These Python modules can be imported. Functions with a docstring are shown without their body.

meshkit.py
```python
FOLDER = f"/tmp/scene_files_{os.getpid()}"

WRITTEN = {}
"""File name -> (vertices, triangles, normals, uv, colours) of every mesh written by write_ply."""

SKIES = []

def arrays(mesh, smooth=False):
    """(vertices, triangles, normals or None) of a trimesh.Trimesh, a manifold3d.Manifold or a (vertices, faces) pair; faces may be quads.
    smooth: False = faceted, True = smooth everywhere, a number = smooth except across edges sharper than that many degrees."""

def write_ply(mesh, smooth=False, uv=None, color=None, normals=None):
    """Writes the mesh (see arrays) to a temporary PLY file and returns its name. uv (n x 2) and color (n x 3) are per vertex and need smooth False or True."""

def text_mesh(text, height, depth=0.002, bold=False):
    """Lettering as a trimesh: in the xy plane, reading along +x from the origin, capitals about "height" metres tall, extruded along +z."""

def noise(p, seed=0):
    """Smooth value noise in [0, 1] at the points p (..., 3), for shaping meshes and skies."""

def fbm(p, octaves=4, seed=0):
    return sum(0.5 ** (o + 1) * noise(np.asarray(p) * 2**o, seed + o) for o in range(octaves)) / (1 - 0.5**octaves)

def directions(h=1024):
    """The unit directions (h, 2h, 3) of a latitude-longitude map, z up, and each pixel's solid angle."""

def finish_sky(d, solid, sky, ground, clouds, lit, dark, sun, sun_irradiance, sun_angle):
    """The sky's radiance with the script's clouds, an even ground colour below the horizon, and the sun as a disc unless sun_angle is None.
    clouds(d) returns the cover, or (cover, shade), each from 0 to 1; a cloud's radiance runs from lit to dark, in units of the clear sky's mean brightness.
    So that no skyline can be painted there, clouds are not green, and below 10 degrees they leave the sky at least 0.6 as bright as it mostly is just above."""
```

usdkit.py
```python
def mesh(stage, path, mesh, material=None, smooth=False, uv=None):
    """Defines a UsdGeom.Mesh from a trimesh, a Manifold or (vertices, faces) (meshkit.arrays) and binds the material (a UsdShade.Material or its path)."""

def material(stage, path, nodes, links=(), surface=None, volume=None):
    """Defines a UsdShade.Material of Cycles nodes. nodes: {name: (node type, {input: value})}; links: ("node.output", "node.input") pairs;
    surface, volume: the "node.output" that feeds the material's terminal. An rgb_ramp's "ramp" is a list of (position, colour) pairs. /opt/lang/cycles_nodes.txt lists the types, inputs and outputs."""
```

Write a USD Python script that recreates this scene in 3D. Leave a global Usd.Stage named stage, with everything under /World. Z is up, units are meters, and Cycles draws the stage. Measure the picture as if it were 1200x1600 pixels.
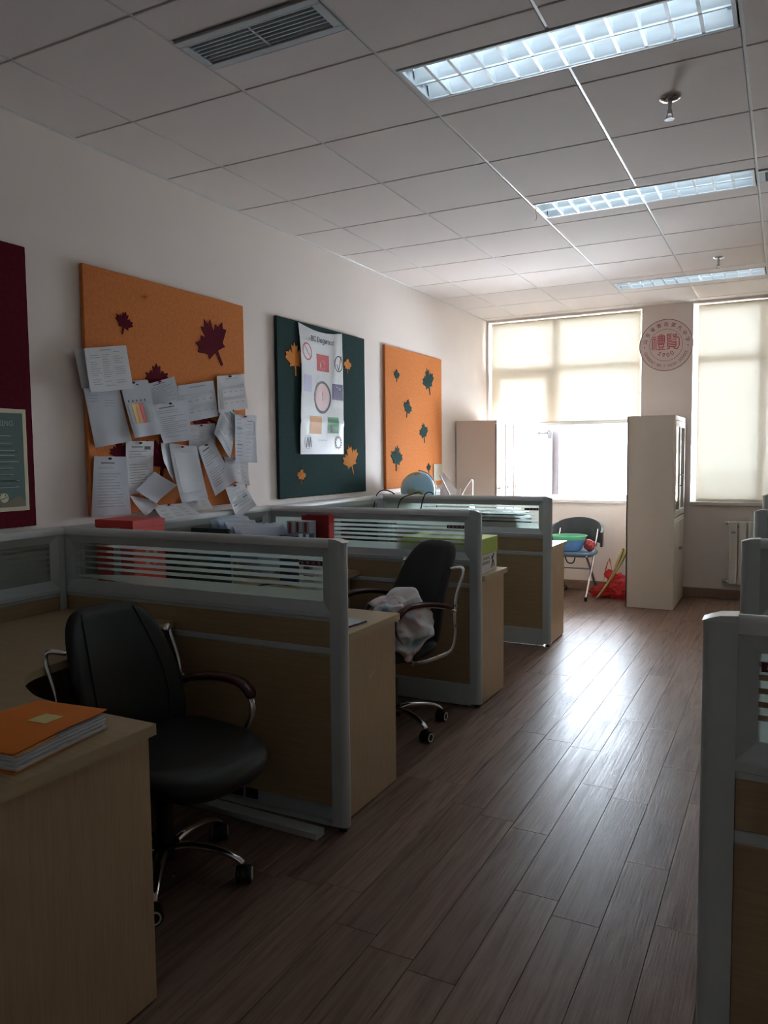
import math, random, json
import numpy as np, trimesh
import usdkit, meshkit
from shapely.geometry import Polygon, Point, box as sbox
from shapely.ops import unary_union
from scipy.spatial import ConvexHull
from pxr import Usd, UsdGeom, UsdLux, UsdShade, Gf, Sdf

EXPOSURE = 2.62
SKY, SKYCOL = 2.0, (0.80, 0.86, 1.0)
BLIND_OPEN, BLIND_TR, FLOOR_ROUGH, FLOOR_SPEC, TUBE, DAY = 0.008, 0.019, 0.36, 0.055, 1.35, 10.0
random.seed(7); RNG = np.random.default_rng(7)
stage = Usd.Stage.CreateInMemory()
UsdGeom.SetStageUpAxis(stage, 'Z'); UsdGeom.SetStageMetersPerUnit(stage, 1.0)
world = UsdGeom.Xform.Define(stage, '/World'); stage.SetDefaultPrim(world.GetPrim())
UsdGeom.Scope.Define(stage, '/World/Looks')

# ------------------------------------------------------------------ camera
H = 2.89                      # ceiling height
YAW, PITCH, ROLL = -0.479098, -0.071326, -0.010445
EYE = np.array([2.56759, -1.99743, H - 1.47141]); FPX = 1206.83
_cy, _sy, _cp, _sp = math.cos(YAW), math.sin(YAW), math.cos(PITCH), math.sin(PITCH)
_f = np.array([_sy*_cp, _cy*_cp, _sp]); _r = np.array([_cy, -_sy, 0.0]); _u = np.cross(_r, _f)
_R = _r*math.cos(ROLL) + _u*math.sin(ROLL); _U = -_r*math.sin(ROLL) + _u*math.cos(ROLL)
cam = UsdGeom.Camera.Define(stage, '/World/camera')
cam.AddTransformOp().Set(Gf.Matrix4d(*_R, 0, *_U, 0, *(-_f), 0, *EYE, 1))
cam.CreateHorizontalApertureAttr(36.0); cam.CreateVerticalApertureAttr(48.0)
cam.CreateFocalLengthAttr(36.0*FPX/1200.0); cam.CreateClippingRangeAttr(Gf.Vec2f(0.05, 500))
cam.CreateExposureAttr(EXPOSURE)

# ------------------------------------------------------------------ light: an overcast bright sky seen through the windows
sky = UsdLux.DomeLight.Define(stage, '/World/sky')
sky.CreateIntensityAttr(SKY); sky.CreateColorAttr(Gf.Vec3f(*SKYCOL))

for _n, _x0, _x1 in (('daylight_left', -0.40, 1.35), ('daylight_right', 1.65, 3.98), ('daylight_far_right', 4.22, 6.5)):   # the bright sky right outside each window
    _q = UsdLux.RectLight.Define(stage, '/World/'+_n); _q.CreateWidthAttr(_x1-_x0); _q.CreateHeightAttr(2.2)
    _q.CreateIntensityAttr(DAY); _q.CreateColorAttr(Gf.Vec3f(*SKYCOL)); _x = UsdGeom.Xformable(_q)
    _x.AddTranslateOp().Set(Gf.Vec3d((_x0+_x1)/2, 6.15+0.24+0.12, 1.95)); _x.AddRotateXOp().Set(-90.0)

# ------------------------------------------------------------------ helpers: materials
def lin(c):
    c = np.array(c, float)/255.0
    return tuple(np.where(c < 0.04045, c/12.92, ((c+0.055)/1.055)**2.4))
MATS = {}
def put(name, nodes, links, surface):
    MATS[name] = usdkit.material(stage, '/World/Looks/'+name, nodes, links, surface=surface)
    return MATS[name]
def plain(name, rgb, rough=0.5, metal=0.0, spec=0.5, **kw):
    return put(name, {'p': ('principled_bsdf', dict(base_color=lin(rgb), roughness=rough, metallic=metal, specular_ior_level=spec, **kw))}, [], 'p.BSDF')
def mottled(name, rgb, rgb2, scale, rough=0.6, stretch=(1,1,1), bump=0.0, spec=0.5, detail=4, vary=0.0, lo=0.3, hi=0.7, metal=0.0, **kw):
    n = {'t': ('texture_coordinate', {}), 'm': ('mapping', {'scale': tuple(float(x) for x in stretch)}),
         'n': ('noise_texture', {'scale': float(scale), 'detail': float(detail), 'roughness': 0.6}),
         'r': ('rgb_ramp', {'ramp': [(0, lin(rgb)), (lo, lin(rgb)), (hi, lin(rgb2)), (1, lin(rgb2))]}),
         'p': ('principled_bsdf', dict(roughness=rough, specular_ior_level=spec, metallic=metal, **kw))}
    l = [('t.object', 'm.vector'), ('m.vector', 'n.vector'), ('n.fac', 'r.fac')]
    if vary:
        n['o'] = ('object_info', {}); n['mr'] = ('map_range', {'from_min': 0.0, 'from_max': 1.0, 'to_min': 1-vary, 'to_max': 1+vary})
        n['h'] = ('hsv', {})
        n['w'] = ('vector_math', {'math_type': 'add'}); n['sc'] = ('math', {'math_type': 'multiply', 'value2': 37.0})
        l = [('t.object', 'w.vector1'), ('o.random', 'sc.value1'), ('sc.value', 'w.vector2'), ('w.vector', 'm.vector'), ('m.vector', 'n.vector'), ('n.fac', 'r.fac'),
             ('o.random', 'mr.value'), ('mr.result', 'h.value'), ('r.color', 'h.color'), ('h.color', 'p.base_color')]
    else:
        l.append(('r.color', 'p.base_color'))
    if bump:
        n['b'] = ('bump', {'strength': 1.0, 'distance': float(bump)}); l += [('n.fac', 'b.height'), ('b.normal', 'p.normal')]
    return put(name, n, l, 'p.BSDF')

mottled('wall_paint', (237, 226, 219), (234, 222, 214), 2.0, 0.75, bump=0)
plain('window_plaster', (226, 219, 208), 0.7)
mottled('ceiling_board', (229, 219, 213), (222, 212, 206), 220, 0.9, detail=2, spec=0.2)
plain('ceiling_metal', (208, 208, 208), 0.35, 0.0)
plain('ceiling_void', (70, 68, 66), 0.9)
plain('vent_metal', (196, 202, 205), 0.4)
plain('vent_dark', (22, 24, 26), 0.8)
put('lamp_aluminium', {'p': ('principled_bsdf', dict(base_color=lin((232, 238, 242)), roughness=0.35, metallic=0.35))}, [], 'p.BSDF')
plain('lamp_white', (230, 234, 238), 0.35)
put('tube_glass', {'e': ('emission', {'color': (0.78, 0.91, 1.0), 'strength': TUBE})}, [], 'e.emission')
plain('chrome', (225, 225, 228), 0.10, 1.0)
plain('steel', (190, 190, 192), 0.28, 1.0)
mottled('laminate_vertical', (196, 170, 136), (182, 155, 120), 6, 0.42, stretch=(22, 22, 1.1), detail=5)
mottled('laminate_flat', (178, 157, 122), (163, 140, 105), 6, 0.38, stretch=(1.2, 20, 20), detail=5)
mottled('laminate_along', (170, 148, 114), (157, 134, 100), 6, 0.42, stretch=(1.1, 22, 22), detail=5)
plain('laminate_edge', (190, 170, 134), 0.45)
mottled('grey_metal', (188, 197, 199), (182, 191, 193), 3, 0.38, spec=0.5)
plain('grey_cap', (200, 205, 207), 0.32)
plain('black_plastic', (15, 15, 16), 0.45)
plain('dark_gap', (12, 12, 12), 0.8)
mottled('black_leather', (7, 8, 8), (9, 10, 10), 140, 0.48, bump=0.0004, detail=3)
mottled('chair_fabric', (34, 36, 37), (42, 44, 45), 300, 0.7, bump=0.0004, detail=2)
mottled('armrest_wood', (70, 24, 22), (52, 16, 16), 20, 0.22, stretch=(2, 12, 12))
mottled('orange_felt', (222, 138, 82), (208, 124, 68), 60, 0.95, spec=0.1, detail=5)
mottled('burgundy_felt', (98, 22, 38), (84, 18, 32), 60, 0.95, spec=0.1, detail=5)
mottled('green_felt', (46, 68, 67), (40, 61, 60), 60, 0.95, spec=0.1, detail=5)
mottled('leaf_burgundy', (104, 26, 44), (92, 20, 36), 60, 0.95, spec=0.1)
mottled('leaf_orange', (218, 142, 76), (206, 128, 62), 60, 0.95, spec=0.1)
mottled('leaf_green', (50, 76, 72), (44, 68, 64), 60, 0.95, spec=0.1)
def paper(name, rgb, tr=0.25):
    put(name, {'d': ('principled_bsdf', dict(base_color=lin(rgb), roughness=0.75, specular_ior_level=0.25)), 't': ('translucent_bsdf', {'color': lin(rgb)}),
               'm': ('mix_closure', {'fac': tr})}, [('d.BSDF', 'm.closure1'), ('t.BSDF', 'm.closure2')], 'm.closure')
paper('paper_white', (232, 233, 236)); paper('paper_cool', (218, 222, 230)); paper('paper_grey', (200, 202, 208)); paper('paper_cream', (222, 214, 196))
for nm, c in dict(ink_grey=(160, 161, 166), ink_pale=(184, 186, 191), ink_dark=(78, 78, 82), ink_band=(168, 170, 174), ink_yellow=(216, 178, 78), ink_orange=(214, 134, 70), ink_red=(205, 78, 66),
                  poster_green=(70, 98, 90), poster_green_dark=(50, 72, 66), poster_pale=(160, 172, 166), poster_brown=(110, 104, 80), poster_cream=(206, 200, 170),
                  print_red=(205, 60, 66), print_pink=(224, 190, 192), print_purple=(70, 44, 104), print_lilac=(176, 172, 204), print_green=(60, 136, 84), print_orange=(226, 160, 100), print_black=(40, 40, 44),
                  seal_disc=(222, 202, 197), seal_red=(186, 92, 92), seal_brown=(144, 106, 103), sticker=(74, 24, 36), sticker_text=(196, 176, 180),
                  carton_red=(206, 52, 44), carton_bright=(214, 48, 30), carton_tape=(178, 164, 158), carton_green=(168, 190, 66), carton_white=(214, 210, 204), binder_red=(140, 26, 32),
                  folder_orange=(226, 122, 22), folder_tan=(214, 158, 92), note_cream=(232, 214, 150), teal=(28, 66, 66), blue_dark=(40, 60, 90), yellow_pad=(226, 214, 130),
                  locker_paint=(222, 204, 190), bookcase_paint=(216, 206, 192), frame_white=(206, 204, 208), frame_grey=(168, 166, 174), locker_seam=(112, 90, 82), handle_grey=(150, 150, 156), sill_white=(226, 220, 212),
                  radiator_white=(226, 222, 212), skirting=(150, 122, 100), rubber=(24, 22, 22), seat_blue=(108, 130, 150), chair_back_grey=(66, 66, 66), bag_white=(222, 220, 218),
                  ivory=(226, 224, 216), wire_white=(226, 226, 226), stalk=(196, 178, 120), stalk_dark=(120, 112, 70), card_grey=(180, 186, 192), sleeve_blue=(170, 186, 204)).items():
    plain(nm, c, 0.6 if not nm.startswith(('locker', 'bookcase', 'frame', 'radiator')) else 0.4)
plain('outside_ground', (150, 150, 146), 0.9)
plain('banner_white', (206, 208, 212), 0.22)
put('pane_glass', {'t': ('transparent_bsdf', {'color': (0.93, 0.96, 0.95)}), 'g': ('glossy_bsdf', {'color': (1, 1, 1), 'roughness': 0.02}), 'f': ('layer_weight', {'blend': 0.5}),
    'q': ('math', {'math_type': 'power', 'value2': 5.0}), 'k': ('math', {'math_type': 'multiply_add', 'value2': 0.96, 'value3': 0.04}), 'm': ('mix_closure', {})},
    [('f.facing', 'q.value1'), ('q.value', 'k.value1'), ('k.value', 'm.fac'), ('t.BSDF', 'm.closure1'), ('g.BSDF', 'm.closure2')], 'm.closure')
put('window_glass', {'t': ('transparent_bsdf', {'color': (0.93, 0.96, 0.95)}), 'g': ('glossy_bsdf', {'color': (1, 1, 1), 'roughness': 0.02}), 'f': ('fresnel', {'IOR': 1.45}), 'm': ('mix_closure', {})},
    [('f.fac', 'm.fac'), ('t.BSDF', 'm.closure1'), ('g.BSDF', 'm.closure2')], 'm.closure')
put('frosted', {'t': ('transparent_bsdf', {'color': (0.9, 0.95, 0.93)}), 'd': ('diffuse_bsdf', {'color': lin((212, 218, 214))}), 's': ('translucent_bsdf', {'color': lin((216, 222, 218))}),
                'a': ('mix_closure', {'fac': 0.5}), 'm': ('mix_closure', {'fac': 0.62})},
    [('d.BSDF', 'a.closure1'), ('s.BSDF', 'a.closure2'), ('t.BSDF', 'm.closure1'), ('a.closure', 'm.closure2')], 'm.closure')
put('blind_cloth', {'t': ('transparent_bsdf', {'color': (1, 0.965, 0.88)}), 'd': ('diffuse_bsdf', {'color': lin((236, 226, 206))}), 's': ('translucent_bsdf', {'color': lin((246, 235, 214))}),
                    'a': ('mix_closure', {'fac': BLIND_TR}), 'm': ('mix_closure', {'fac': 1-BLIND_OPEN})},
    [('d.BSDF', 'a.closure1'), ('s.BSDF', 'a.closure2'), ('t.BSDF', 'm.closure1'), ('a.closure', 'm.closure2')], 'm.closure')
put('thin_plastic', {'t': ('transparent_bsdf', {'color': (0.85, 0.9, 0.97)}), 'p': ('principled_bsdf', dict(base_color=lin((172, 188, 206)), roughness=0.2)), 'm': ('mix_closure', {'fac': 0.7})},
    [('t.BSDF', 'm.closure1'), ('p.BSDF', 'm.closure2')], 'm.closure')
def film(name, rgb, k=0.85, tr=0.35, rough=0.25):
    put(name, {'d': ('principled_bsdf', dict(base_color=lin(rgb), roughness=rough)), 's': ('translucent_bsdf', {'color': lin(rgb)}), 'a': ('mix_closure', {'fac': tr}),
               't': ('transparent_bsdf', {}), 'm': ('mix_closure', {'fac': k})},
        [('d.BSDF', 'a.closure1'), ('s.BSDF', 'a.closure2'), ('t.BSDF', 'm.closure1'), ('a.closure', 'm.closure2')], 'm.closure')
film('red_film', (226, 66, 70), 0.82); plain('red_cloth', (176, 70, 78), 0.8); film('basin_blue', (128, 170, 206), 0.97, 0.25); film('basin_green', (132, 204, 160), 0.97, 0.3)
# floor planks: grey-brown printed vinyl, grain along y, worn sheen in streaks
put('plank_vinyl', {
    't': ('texture_coordinate', {}), 'o': ('object_info', {}), 'sc': ('math', {'math_type': 'multiply', 'value2': 53.0}), 'w': ('vector_math', {'math_type': 'add'}),
    'm': ('mapping', {'scale': (26.0, 1.3, 1.0)}), 'n': ('noise_texture', {'scale': 1.6, 'detail': 6.0, 'roughness': 0.65, 'distortion': 0.6}),
    'm2': ('mapping', {'scale': (150.0, 5.0, 1.0)}), 'n2': ('noise_texture', {'scale': 1.0, 'detail': 3.0, 'roughness': 0.6}),
    'r': ('rgb_ramp', {'ramp': [(0.25, lin((90, 70, 60))), (0.45, lin((120, 97, 83))), (0.6, lin((132, 109, 95))), (0.8, lin((102, 80, 68)))]}),
    'r2': ('rgb_ramp', {'ramp': [(0.3, (0.72, 0.70, 0.70)), (0.55, (1, 1, 1))]}), 'x': ('mix_color', {'blend_type': 'multiply', 'fac': 0.8}),
    'mr': ('map_range', {'from_min': 0.0, 'from_max': 1.0, 'to_min': 0.86, 'to_max': 1.12}), 'h': ('hsv', {}),
    'rr': ('map_range', {'from_min': 0.3, 'from_max': 0.7, 'to_min': FLOOR_ROUGH-0.07, 'to_max': FLOOR_ROUGH+0.08}),
    'b': ('bump', {'strength': 1.0, 'distance': 0.0008}), 'p': ('principled_bsdf', {'specular_ior_level': FLOOR_SPEC, 'specular_tint': (0.72, 0.86, 1.0)})},
    [('t.object', 'w.vector1'), ('o.random', 'sc.value1'), ('sc.value', 'w.vector2'), ('w.vector', 'm.vector'), ('m.vector', 'n.vector'), ('w.vector', 'm2.vector'), ('m2.vector', 'n2.vector'),
     ('n.fac', 'r.fac'), ('n2.fac', 'r2.fac'), ('r.color', 'x.a'), ('r2.color', 'x.b'), ('o.random', 'mr.value'), ('mr.result', 'h.value'), ('x.result', 'h.color'), ('h.color', 'p.base_color'),
     ('n.fac', 'rr.value'), ('rr.result', 'p.roughness'), ('n2.fac', 'b.height'), ('b.normal', 'p.normal')], 'p.BSDF')
put('globe_print', {'t': ('texture_coordinate', {}), 'n': ('noise_texture', {'scale': 9.0, 'detail': 5.0}),
    'r': ('rgb_ramp', {'ramp': [(0.0, lin((140, 182, 202))), (0.54, lin((146, 186, 206))), (0.57, lin((150, 160, 130))), (0.7, lin((120, 110, 90)))]}), 'p': ('principled_bsdf', {'roughness': 0.3})},
    [('t.object', 'n.vector'), ('n.fac', 'r.fac'), ('r.color', 'p.base_color')], 'p.BSDF')
put('quilt_cloth', {'t': ('texture_coordinate', {}), 'n': ('noise_texture', {'scale': 4.2, 'detail': 1.0}),
    'r': ('rgb_ramp', {'ramp': [(0.36, lin((140, 176, 196))), (0.43, lin((224, 228, 232))), (0.5, lin((230, 226, 226))), (0.6, lin((218, 192, 194))), (0.68, lin((176, 182, 190)))]}), 'p': ('principled_bsdf', {'roughness': 0.85})},
    [('t.object', 'n.vector'), ('n.fac', 'r.fac'), ('r.color', 'p.base_color')], 'p.BSDF')

# ------------------------------------------------------------------ helpers: shapes, as (vertices, triangles)
def tri(m):
    if isinstance(m, tuple): return np.asarray(m[0], float), np.asarray(m[1], int)
    return np.array(m.vertices, float), np.array(m.faces, int)
def cat(*ms):
    vs, fs, n = [], [], 0
    for m in ms:
        v, f = tri(m); vs.append(v); fs.append(f+n); n += len(v)
    return np.vstack(vs), np.vstack(fs)
def move(m, d): v, f = tri(m); return v+np.asarray(d, float), f
def rot(m, deg, axis='z', about=(0, 0, 0)):
    v, f = tri(m); c, s = math.cos(math.radians(deg)), math.sin(math.radians(deg)); a = np.asarray(about, float)
    M = {'z': [[c, -s, 0], [s, c, 0], [0, 0, 1]], 'x': [[1, 0, 0], [0, c, -s], [0, s, c]], 'y': [[c, 0, s], [0, 1, 0], [-s, 0, c]]}[axis]
    return (v-a) @ np.array(M).T + a, f
def axes(m, X, Y, Z, o=(0, 0, 0)):
    v, f = tri(m); M = np.array([X, Y, Z], float); v = v @ M + np.asarray(o, float)
    return v, (f if np.linalg.det(M) > 0 else f[:, ::-1])
def _template():
    pts = []
    for sx in (-1, 1):
        for sy in (-1, 1):
            for sz in (-1, 1):
                for k in range(3):
                    p = np.array([sx, sy, sz], float); q = p*0.8; q[k] = p[k]; pts.append(q)
    P = np.array(pts); h = ConvexHull(P); F = h.simplices.copy()
    for i, t in enumerate(F):
        if np.dot(np.cross(P[t[1]]-P[t[0]], P[t[2]]-P[t[0]]), h.equations[i, :3]) < 0: F[i] = t[::-1]
    return P, F
_TP, _TF = _template(); _SG = np.sign(_TP); _IN = (np.abs(_TP) < 0.9).astype(float)
def bx(x0, x1, y0, y1, z0, z1, b=0.0015):
    lo, hi = np.array([x0, y0, z0], float), np.array([x1, y1, z1], float)
    b = min(b, 0.3*float((hi-lo).min()))
    return (lo+hi)/2 + _SG*((hi-lo)/2 - _IN*b), _TF
def prism(poly, h, X=(1, 0, 0), Y=(0, 1, 0), Z=(0, 0, 1), o=(0, 0, 0)):
    if not hasattr(poly, 'geom_type'): poly = Polygon(poly)
    if not poly.is_valid: poly = poly.buffer(0)
    ms = [trimesh.creation.extrude_polygon(g, h, engine='earcut') for g in getattr(poly, 'geoms', [poly]) if g.area > 1e-10]
    return axes(cat(*ms), X, Y, Z, o)
def yz(poly, x, h=0.003):             # a flat shape drawn in (y, z), standing out from x towards +x
    return prism(poly, h, (0, 1, 0), (0, 0, 1), (1, 0, 0), (x, 0, 0))
def xz(poly, y, h=0.003):             # a flat shape drawn in (x, z), standing out from y towards -y
    return prism(poly, h, (1, 0, 0), (0, 0, 1), (0, -1, 0), (0, y, 0))
def smoothpath(pts, n=6):
    P = np.asarray(pts, float); Q = np.vstack([2*P[0]-P[1], P, 2*P[-1]-P[-2]]); out = []
    for i in range(1, len(Q)-2):
        for t in np.linspace(0, 1, n, endpoint=False):
            out.append(0.5*((2*Q[i])+(-Q[i-1]+Q[i+1])*t+(2*Q[i-1]-5*Q[i]+4*Q[i+1]-Q[i+2])*t*t+(-Q[i-1]+3*Q[i]-3*Q[i+1]+Q[i+2])*t**3))
    return np.array(out+[P[-1]])
def tube(path, r, n=10, flat=None, ref=(0, 0, 1)):   # r: radius or a list; flat: second radius, along the side direction
    P = np.asarray(path, float); L = len(P); r = np.broadcast_to(np.asarray(r, float), (L,)); r2 = r if flat is None else np.broadcast_to(np.asarray(flat, float), (L,))
    T = np.gradient(P, axis=0); T /= np.linalg.norm(T, axis=1)[:, None]
    N = np.asarray(ref, float); vs = []
    for i in range(L):
        N = N - T[i]*np.dot(N, T[i])
        if np.linalg.norm(N) < 1e-6: N = np.cross(T[i], [1, 0.3, 0.2])
        N = N/np.linalg.norm(N); B = np.cross(T[i], N); a = np.arange(n)*2*math.pi/n
        vs.append(P[i]+np.outer(np.cos(a), N)*r[i]+np.outer(np.sin(a), B)*r2[i])
    v = np.vstack(vs+[P[:1], P[-1:]]); f = []
    for i in range(L-1):
        for k in range(n):
            a, b, c, d = i*n+k, i*n+(k+1) % n, (i+1)*n+(k+1) % n, (i+1)*n+k
            f += [(a, b, c), (a, c, d)]
    for k in range(n):
        f += [(L*n, (k+1) % n, k), (L*n+1, (L-1)*n+k, (L-1)*n+(k+1) % n)]
    return v, np.array(f)
def lathe(prof, n=24, o=(0, 0, 0)):
    P = np.asarray(prof, float); a = np.arange(n)*2*math.pi/n
    v = np.vstack([np.stack([p[0]*np.cos(a), p[0]*np.sin(a), np.full(n, p[1])], 1) for p in P]); f = []
    for i in range(len(P)-1):
        for k in range(n):
            A, B, C, D = i*n+k, i*n+(k+1) % n, (i+1)*n+(k+1) % n, (i+1)*n+k
            f += [(A, B, C), (A, C, D)]
    return v+np.asarray(o, float), np.array(f)
def surf(fn, nu=10, nv=12, t=0.0006):  # a thin curved sheet: fn(u, v) -> point
    U, V = np.meshgrid(np.linspace(0, 1, nu), np.linspace(0, 1, nv), indexing='ij')
    P = np.array([[fn(U[i, j], V[i, j]) for j in range(nv)] for i in range(nu)])
    N = np.cross(np.gradient(P, axis=0), np.gradient(P, axis=1)); N /= np.linalg.norm(N, axis=2)[..., None]+1e-12
    A, B = P.reshape(-1, 3), (P-N*t).reshape(-1, 3); K = nu*nv; f = []
    for i in range(nu-1):
        for j in range(nv-1):
            a, b, c, d = i*nv+j, (i+1)*nv+j, (i+1)*nv+j+1, i*nv+j+1
            f += [(a, b, c), (a, c, d), (K+a, K+c, K+b), (K+a, K+d, K+c)]
    edge = [i*nv for i in range(nu)]+[(nu-1)*nv+j for j in range(1, nv)]+[i*nv+nv-1 for i in range(nu-2, -1, -1)]+[j for j in range(nv-2, 0, -1)]
    for a, b in zip(edge, edge[1:]+edge[:1]): f += [(a, K+a, b), (b, K+a, K+b)]
    return np.vstack([A, B]), np.array(f)
def cushion(a, b, t, e=3.2, n=56, r=None, fn=None):   # padded slab, x in +-a, y in +-b, z in 0..t, softly rounded edge; fn bends it
    r = t*0.48 if r is None else r
    ang = np.arange(n)*2*math.pi/n; cx = np.sign(np.cos(ang))*np.abs(np.cos(ang))**(2/e); sy = np.sign(np.sin(ang))*np.abs(np.sin(ang))**(2/e)
    rings = [(k*min(a, b), 0.0) for k in (0.8, 0.5, 0.2)]+[(r*(1-math.sin(q)), r*(1-math.cos(q))) for q in np.linspace(0, math.pi/2, 5)]
    rings = [(d if i < 3 else d, z) for i, (d, z) in enumerate(rings)]
    rings = [(x, z) for x, z in rings if True]
    rings += [(r*(1-math.cos(q)), t-r+r*math.sin(q)) for q in np.linspace(0, math.pi/2, 6)]+[(r+k*(min(a, b)-r), t) for k in (0.12, 0.3, 0.5, 0.7, 0.88)]
    rings = [(min(d, min(a, b)*0.97), z) for d, z in rings]
    v = [np.stack([(a-d)*cx, (b-d)*sy, np.full(n, z)], 1) for d, z in rings]
    v = np.vstack(v+[[[0, 0, 0]], [[0, 0, t]]]); f = []; L = len(rings)
    for i in range(L-1):
        for k in range(n):
            A, B, C, D = i*n+k, i*n+(k+1) % n, (i+1)*n+(k+1) % n, (i+1)*n+k
            f += [(A, B, C), (A, C, D)]
    for k in range(n): f += [(L*n, (k+1) % n, k), (L*n+1, (L-1)*n+k, (L-1)*n+(k+1) % n)]
    if fn is not None: v = np.array([fn(p) for p in v])
    return v, np.array(f)
def text(s, h, X, Y, Z, o, depth=0.0008, align='l', bold=False):
    m = tri(meshkit.text_mesh(s, h, depth, bold)); v, f = m
    w = v[:, 0].max()
    v = v-[{'l': 0, 'c': w/2, 'r': w}[align], 0, 0]
    return axes((v, f), X, Y, Z, o)

# ------------------------------------------------------------------ helpers: prims
USED = set()
def free(path):
    p, k = path, 0
    while p in USED: k += 1; p = f'{path}_{k:03d}'
    USED.add(p); return p
def tag(p, label=None, cat_=None, group=None, kind=None):
    for k, v in (('label', label), ('category', cat_), ('group', group), ('kind', kind)):
        if v: p.SetCustomDataByKey(k, v)
    return p
def obj(name, m, mat, parent=None, label=None, cat_=None, group=None, kind=None, smooth=False):
    base = parent.GetPath().pathString if parent else '/World'
    v, f = tri(m)
    me = usdkit.mesh(stage, free(f'{base}/{name}'), (v, f), MATS[mat], smooth=smooth)
    return tag(me.GetPrim(), label, cat_, group, kind)
def thing(name, label, cat_, loc=(0, 0, 0), rz=0.0, group=None, kind=None):
    x = UsdGeom.Xform.Define(stage, free('/World/'+name))
    if any(loc): x.AddTranslateOp().Set(Gf.Vec3d(*map(float, loc)))
    if rz: x.AddRotateZOp().Set(float(rz))
    return tag(x.GetPrim(), label, cat_, group, kind)
def dup(src, loc, rz, label, group=None):
    d = src.GetCustomData(); base = src.GetName()
    x = UsdGeom.Xform.Define(stage, free('/World/'+base)); x.AddTranslateOp().Set(Gf.Vec3d(*map(float, loc)))
    if rz: x.AddRotateZOp().Set(float(rz))
    p = x.GetPrim(); p.GetReferences().AddInternalReference(src.GetPath()); p.SetInstanceable(True)
    return tag(p, label, d.get('category'), group or d.get('group'))

# ------------------------------------------------------------------ the setting
XL, XR, YB, YW = -0.376, 6.46, -4.25, 6.15; XD = 3.98
W1 = (-0.352, 1.262); W2 = (1.742, 3.90); W3 = (4.32, 6.38); ZS, ZT = 0.935, 2.868; WT = 0.24
obj('wall_left', bx(XL-0.2, XL, YB-0.2, YW+WT, 0, H+0.12), 'wall_paint', label='cream painted long wall carrying the pin boards', kind='structure')
obj('wall_right', bx(XR, XR+0.2, YB-0.2, YW+WT, 0, H+0.12), 'wall_paint', label='cream painted wall on the right, beyond the right-hand desks', kind='structure')
obj('wall_back', bx(XL-0.2, XR+0.2, YB-0.2, YB, 0, H+0.12), 'wall_paint', label='cream painted wall behind the viewer', kind='structure')
obj('wall_far', cat(bx(XL, XR, YW, YW+WT, 0, ZS), bx(XL, W1[0], YW, YW+WT, ZS, H+0.12), bx(W1[1], W2[0], YW, YW+WT, ZS, H+0.12), bx(W2[1], W3[0], YW, YW+WT, ZS, H+0.12), bx(W3[1], XR, YW, YW+WT, ZS, H+0.12), bx(W3[0], W3[1], YW, YW+WT, ZT, H+0.12),
    bx(W1[0], W1[1], YW, YW+WT, ZT, H+0.12), bx(W2[0], W2[1], YW, YW+WT, ZT, H+0.12)), 'wall_paint', label='cream wall with the windows and the pier carrying the round emblem', kind='structure')
obj('baseboard_far', cat(bx(XL, XR, YW-0.014, YW, 0.006, 0.086), bx(XL, XR, YW-0.010, YW, 0.086, 0.096)), 'skirting', label='brown skirting board under the windows', kind='structure')
obj('baseboard_left', bx(XL, XL+0.014, YB, YW-0.014, 0.006, 0.092), 'skirting', label='brown skirting board along the pin board wall', kind='structure')
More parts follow.
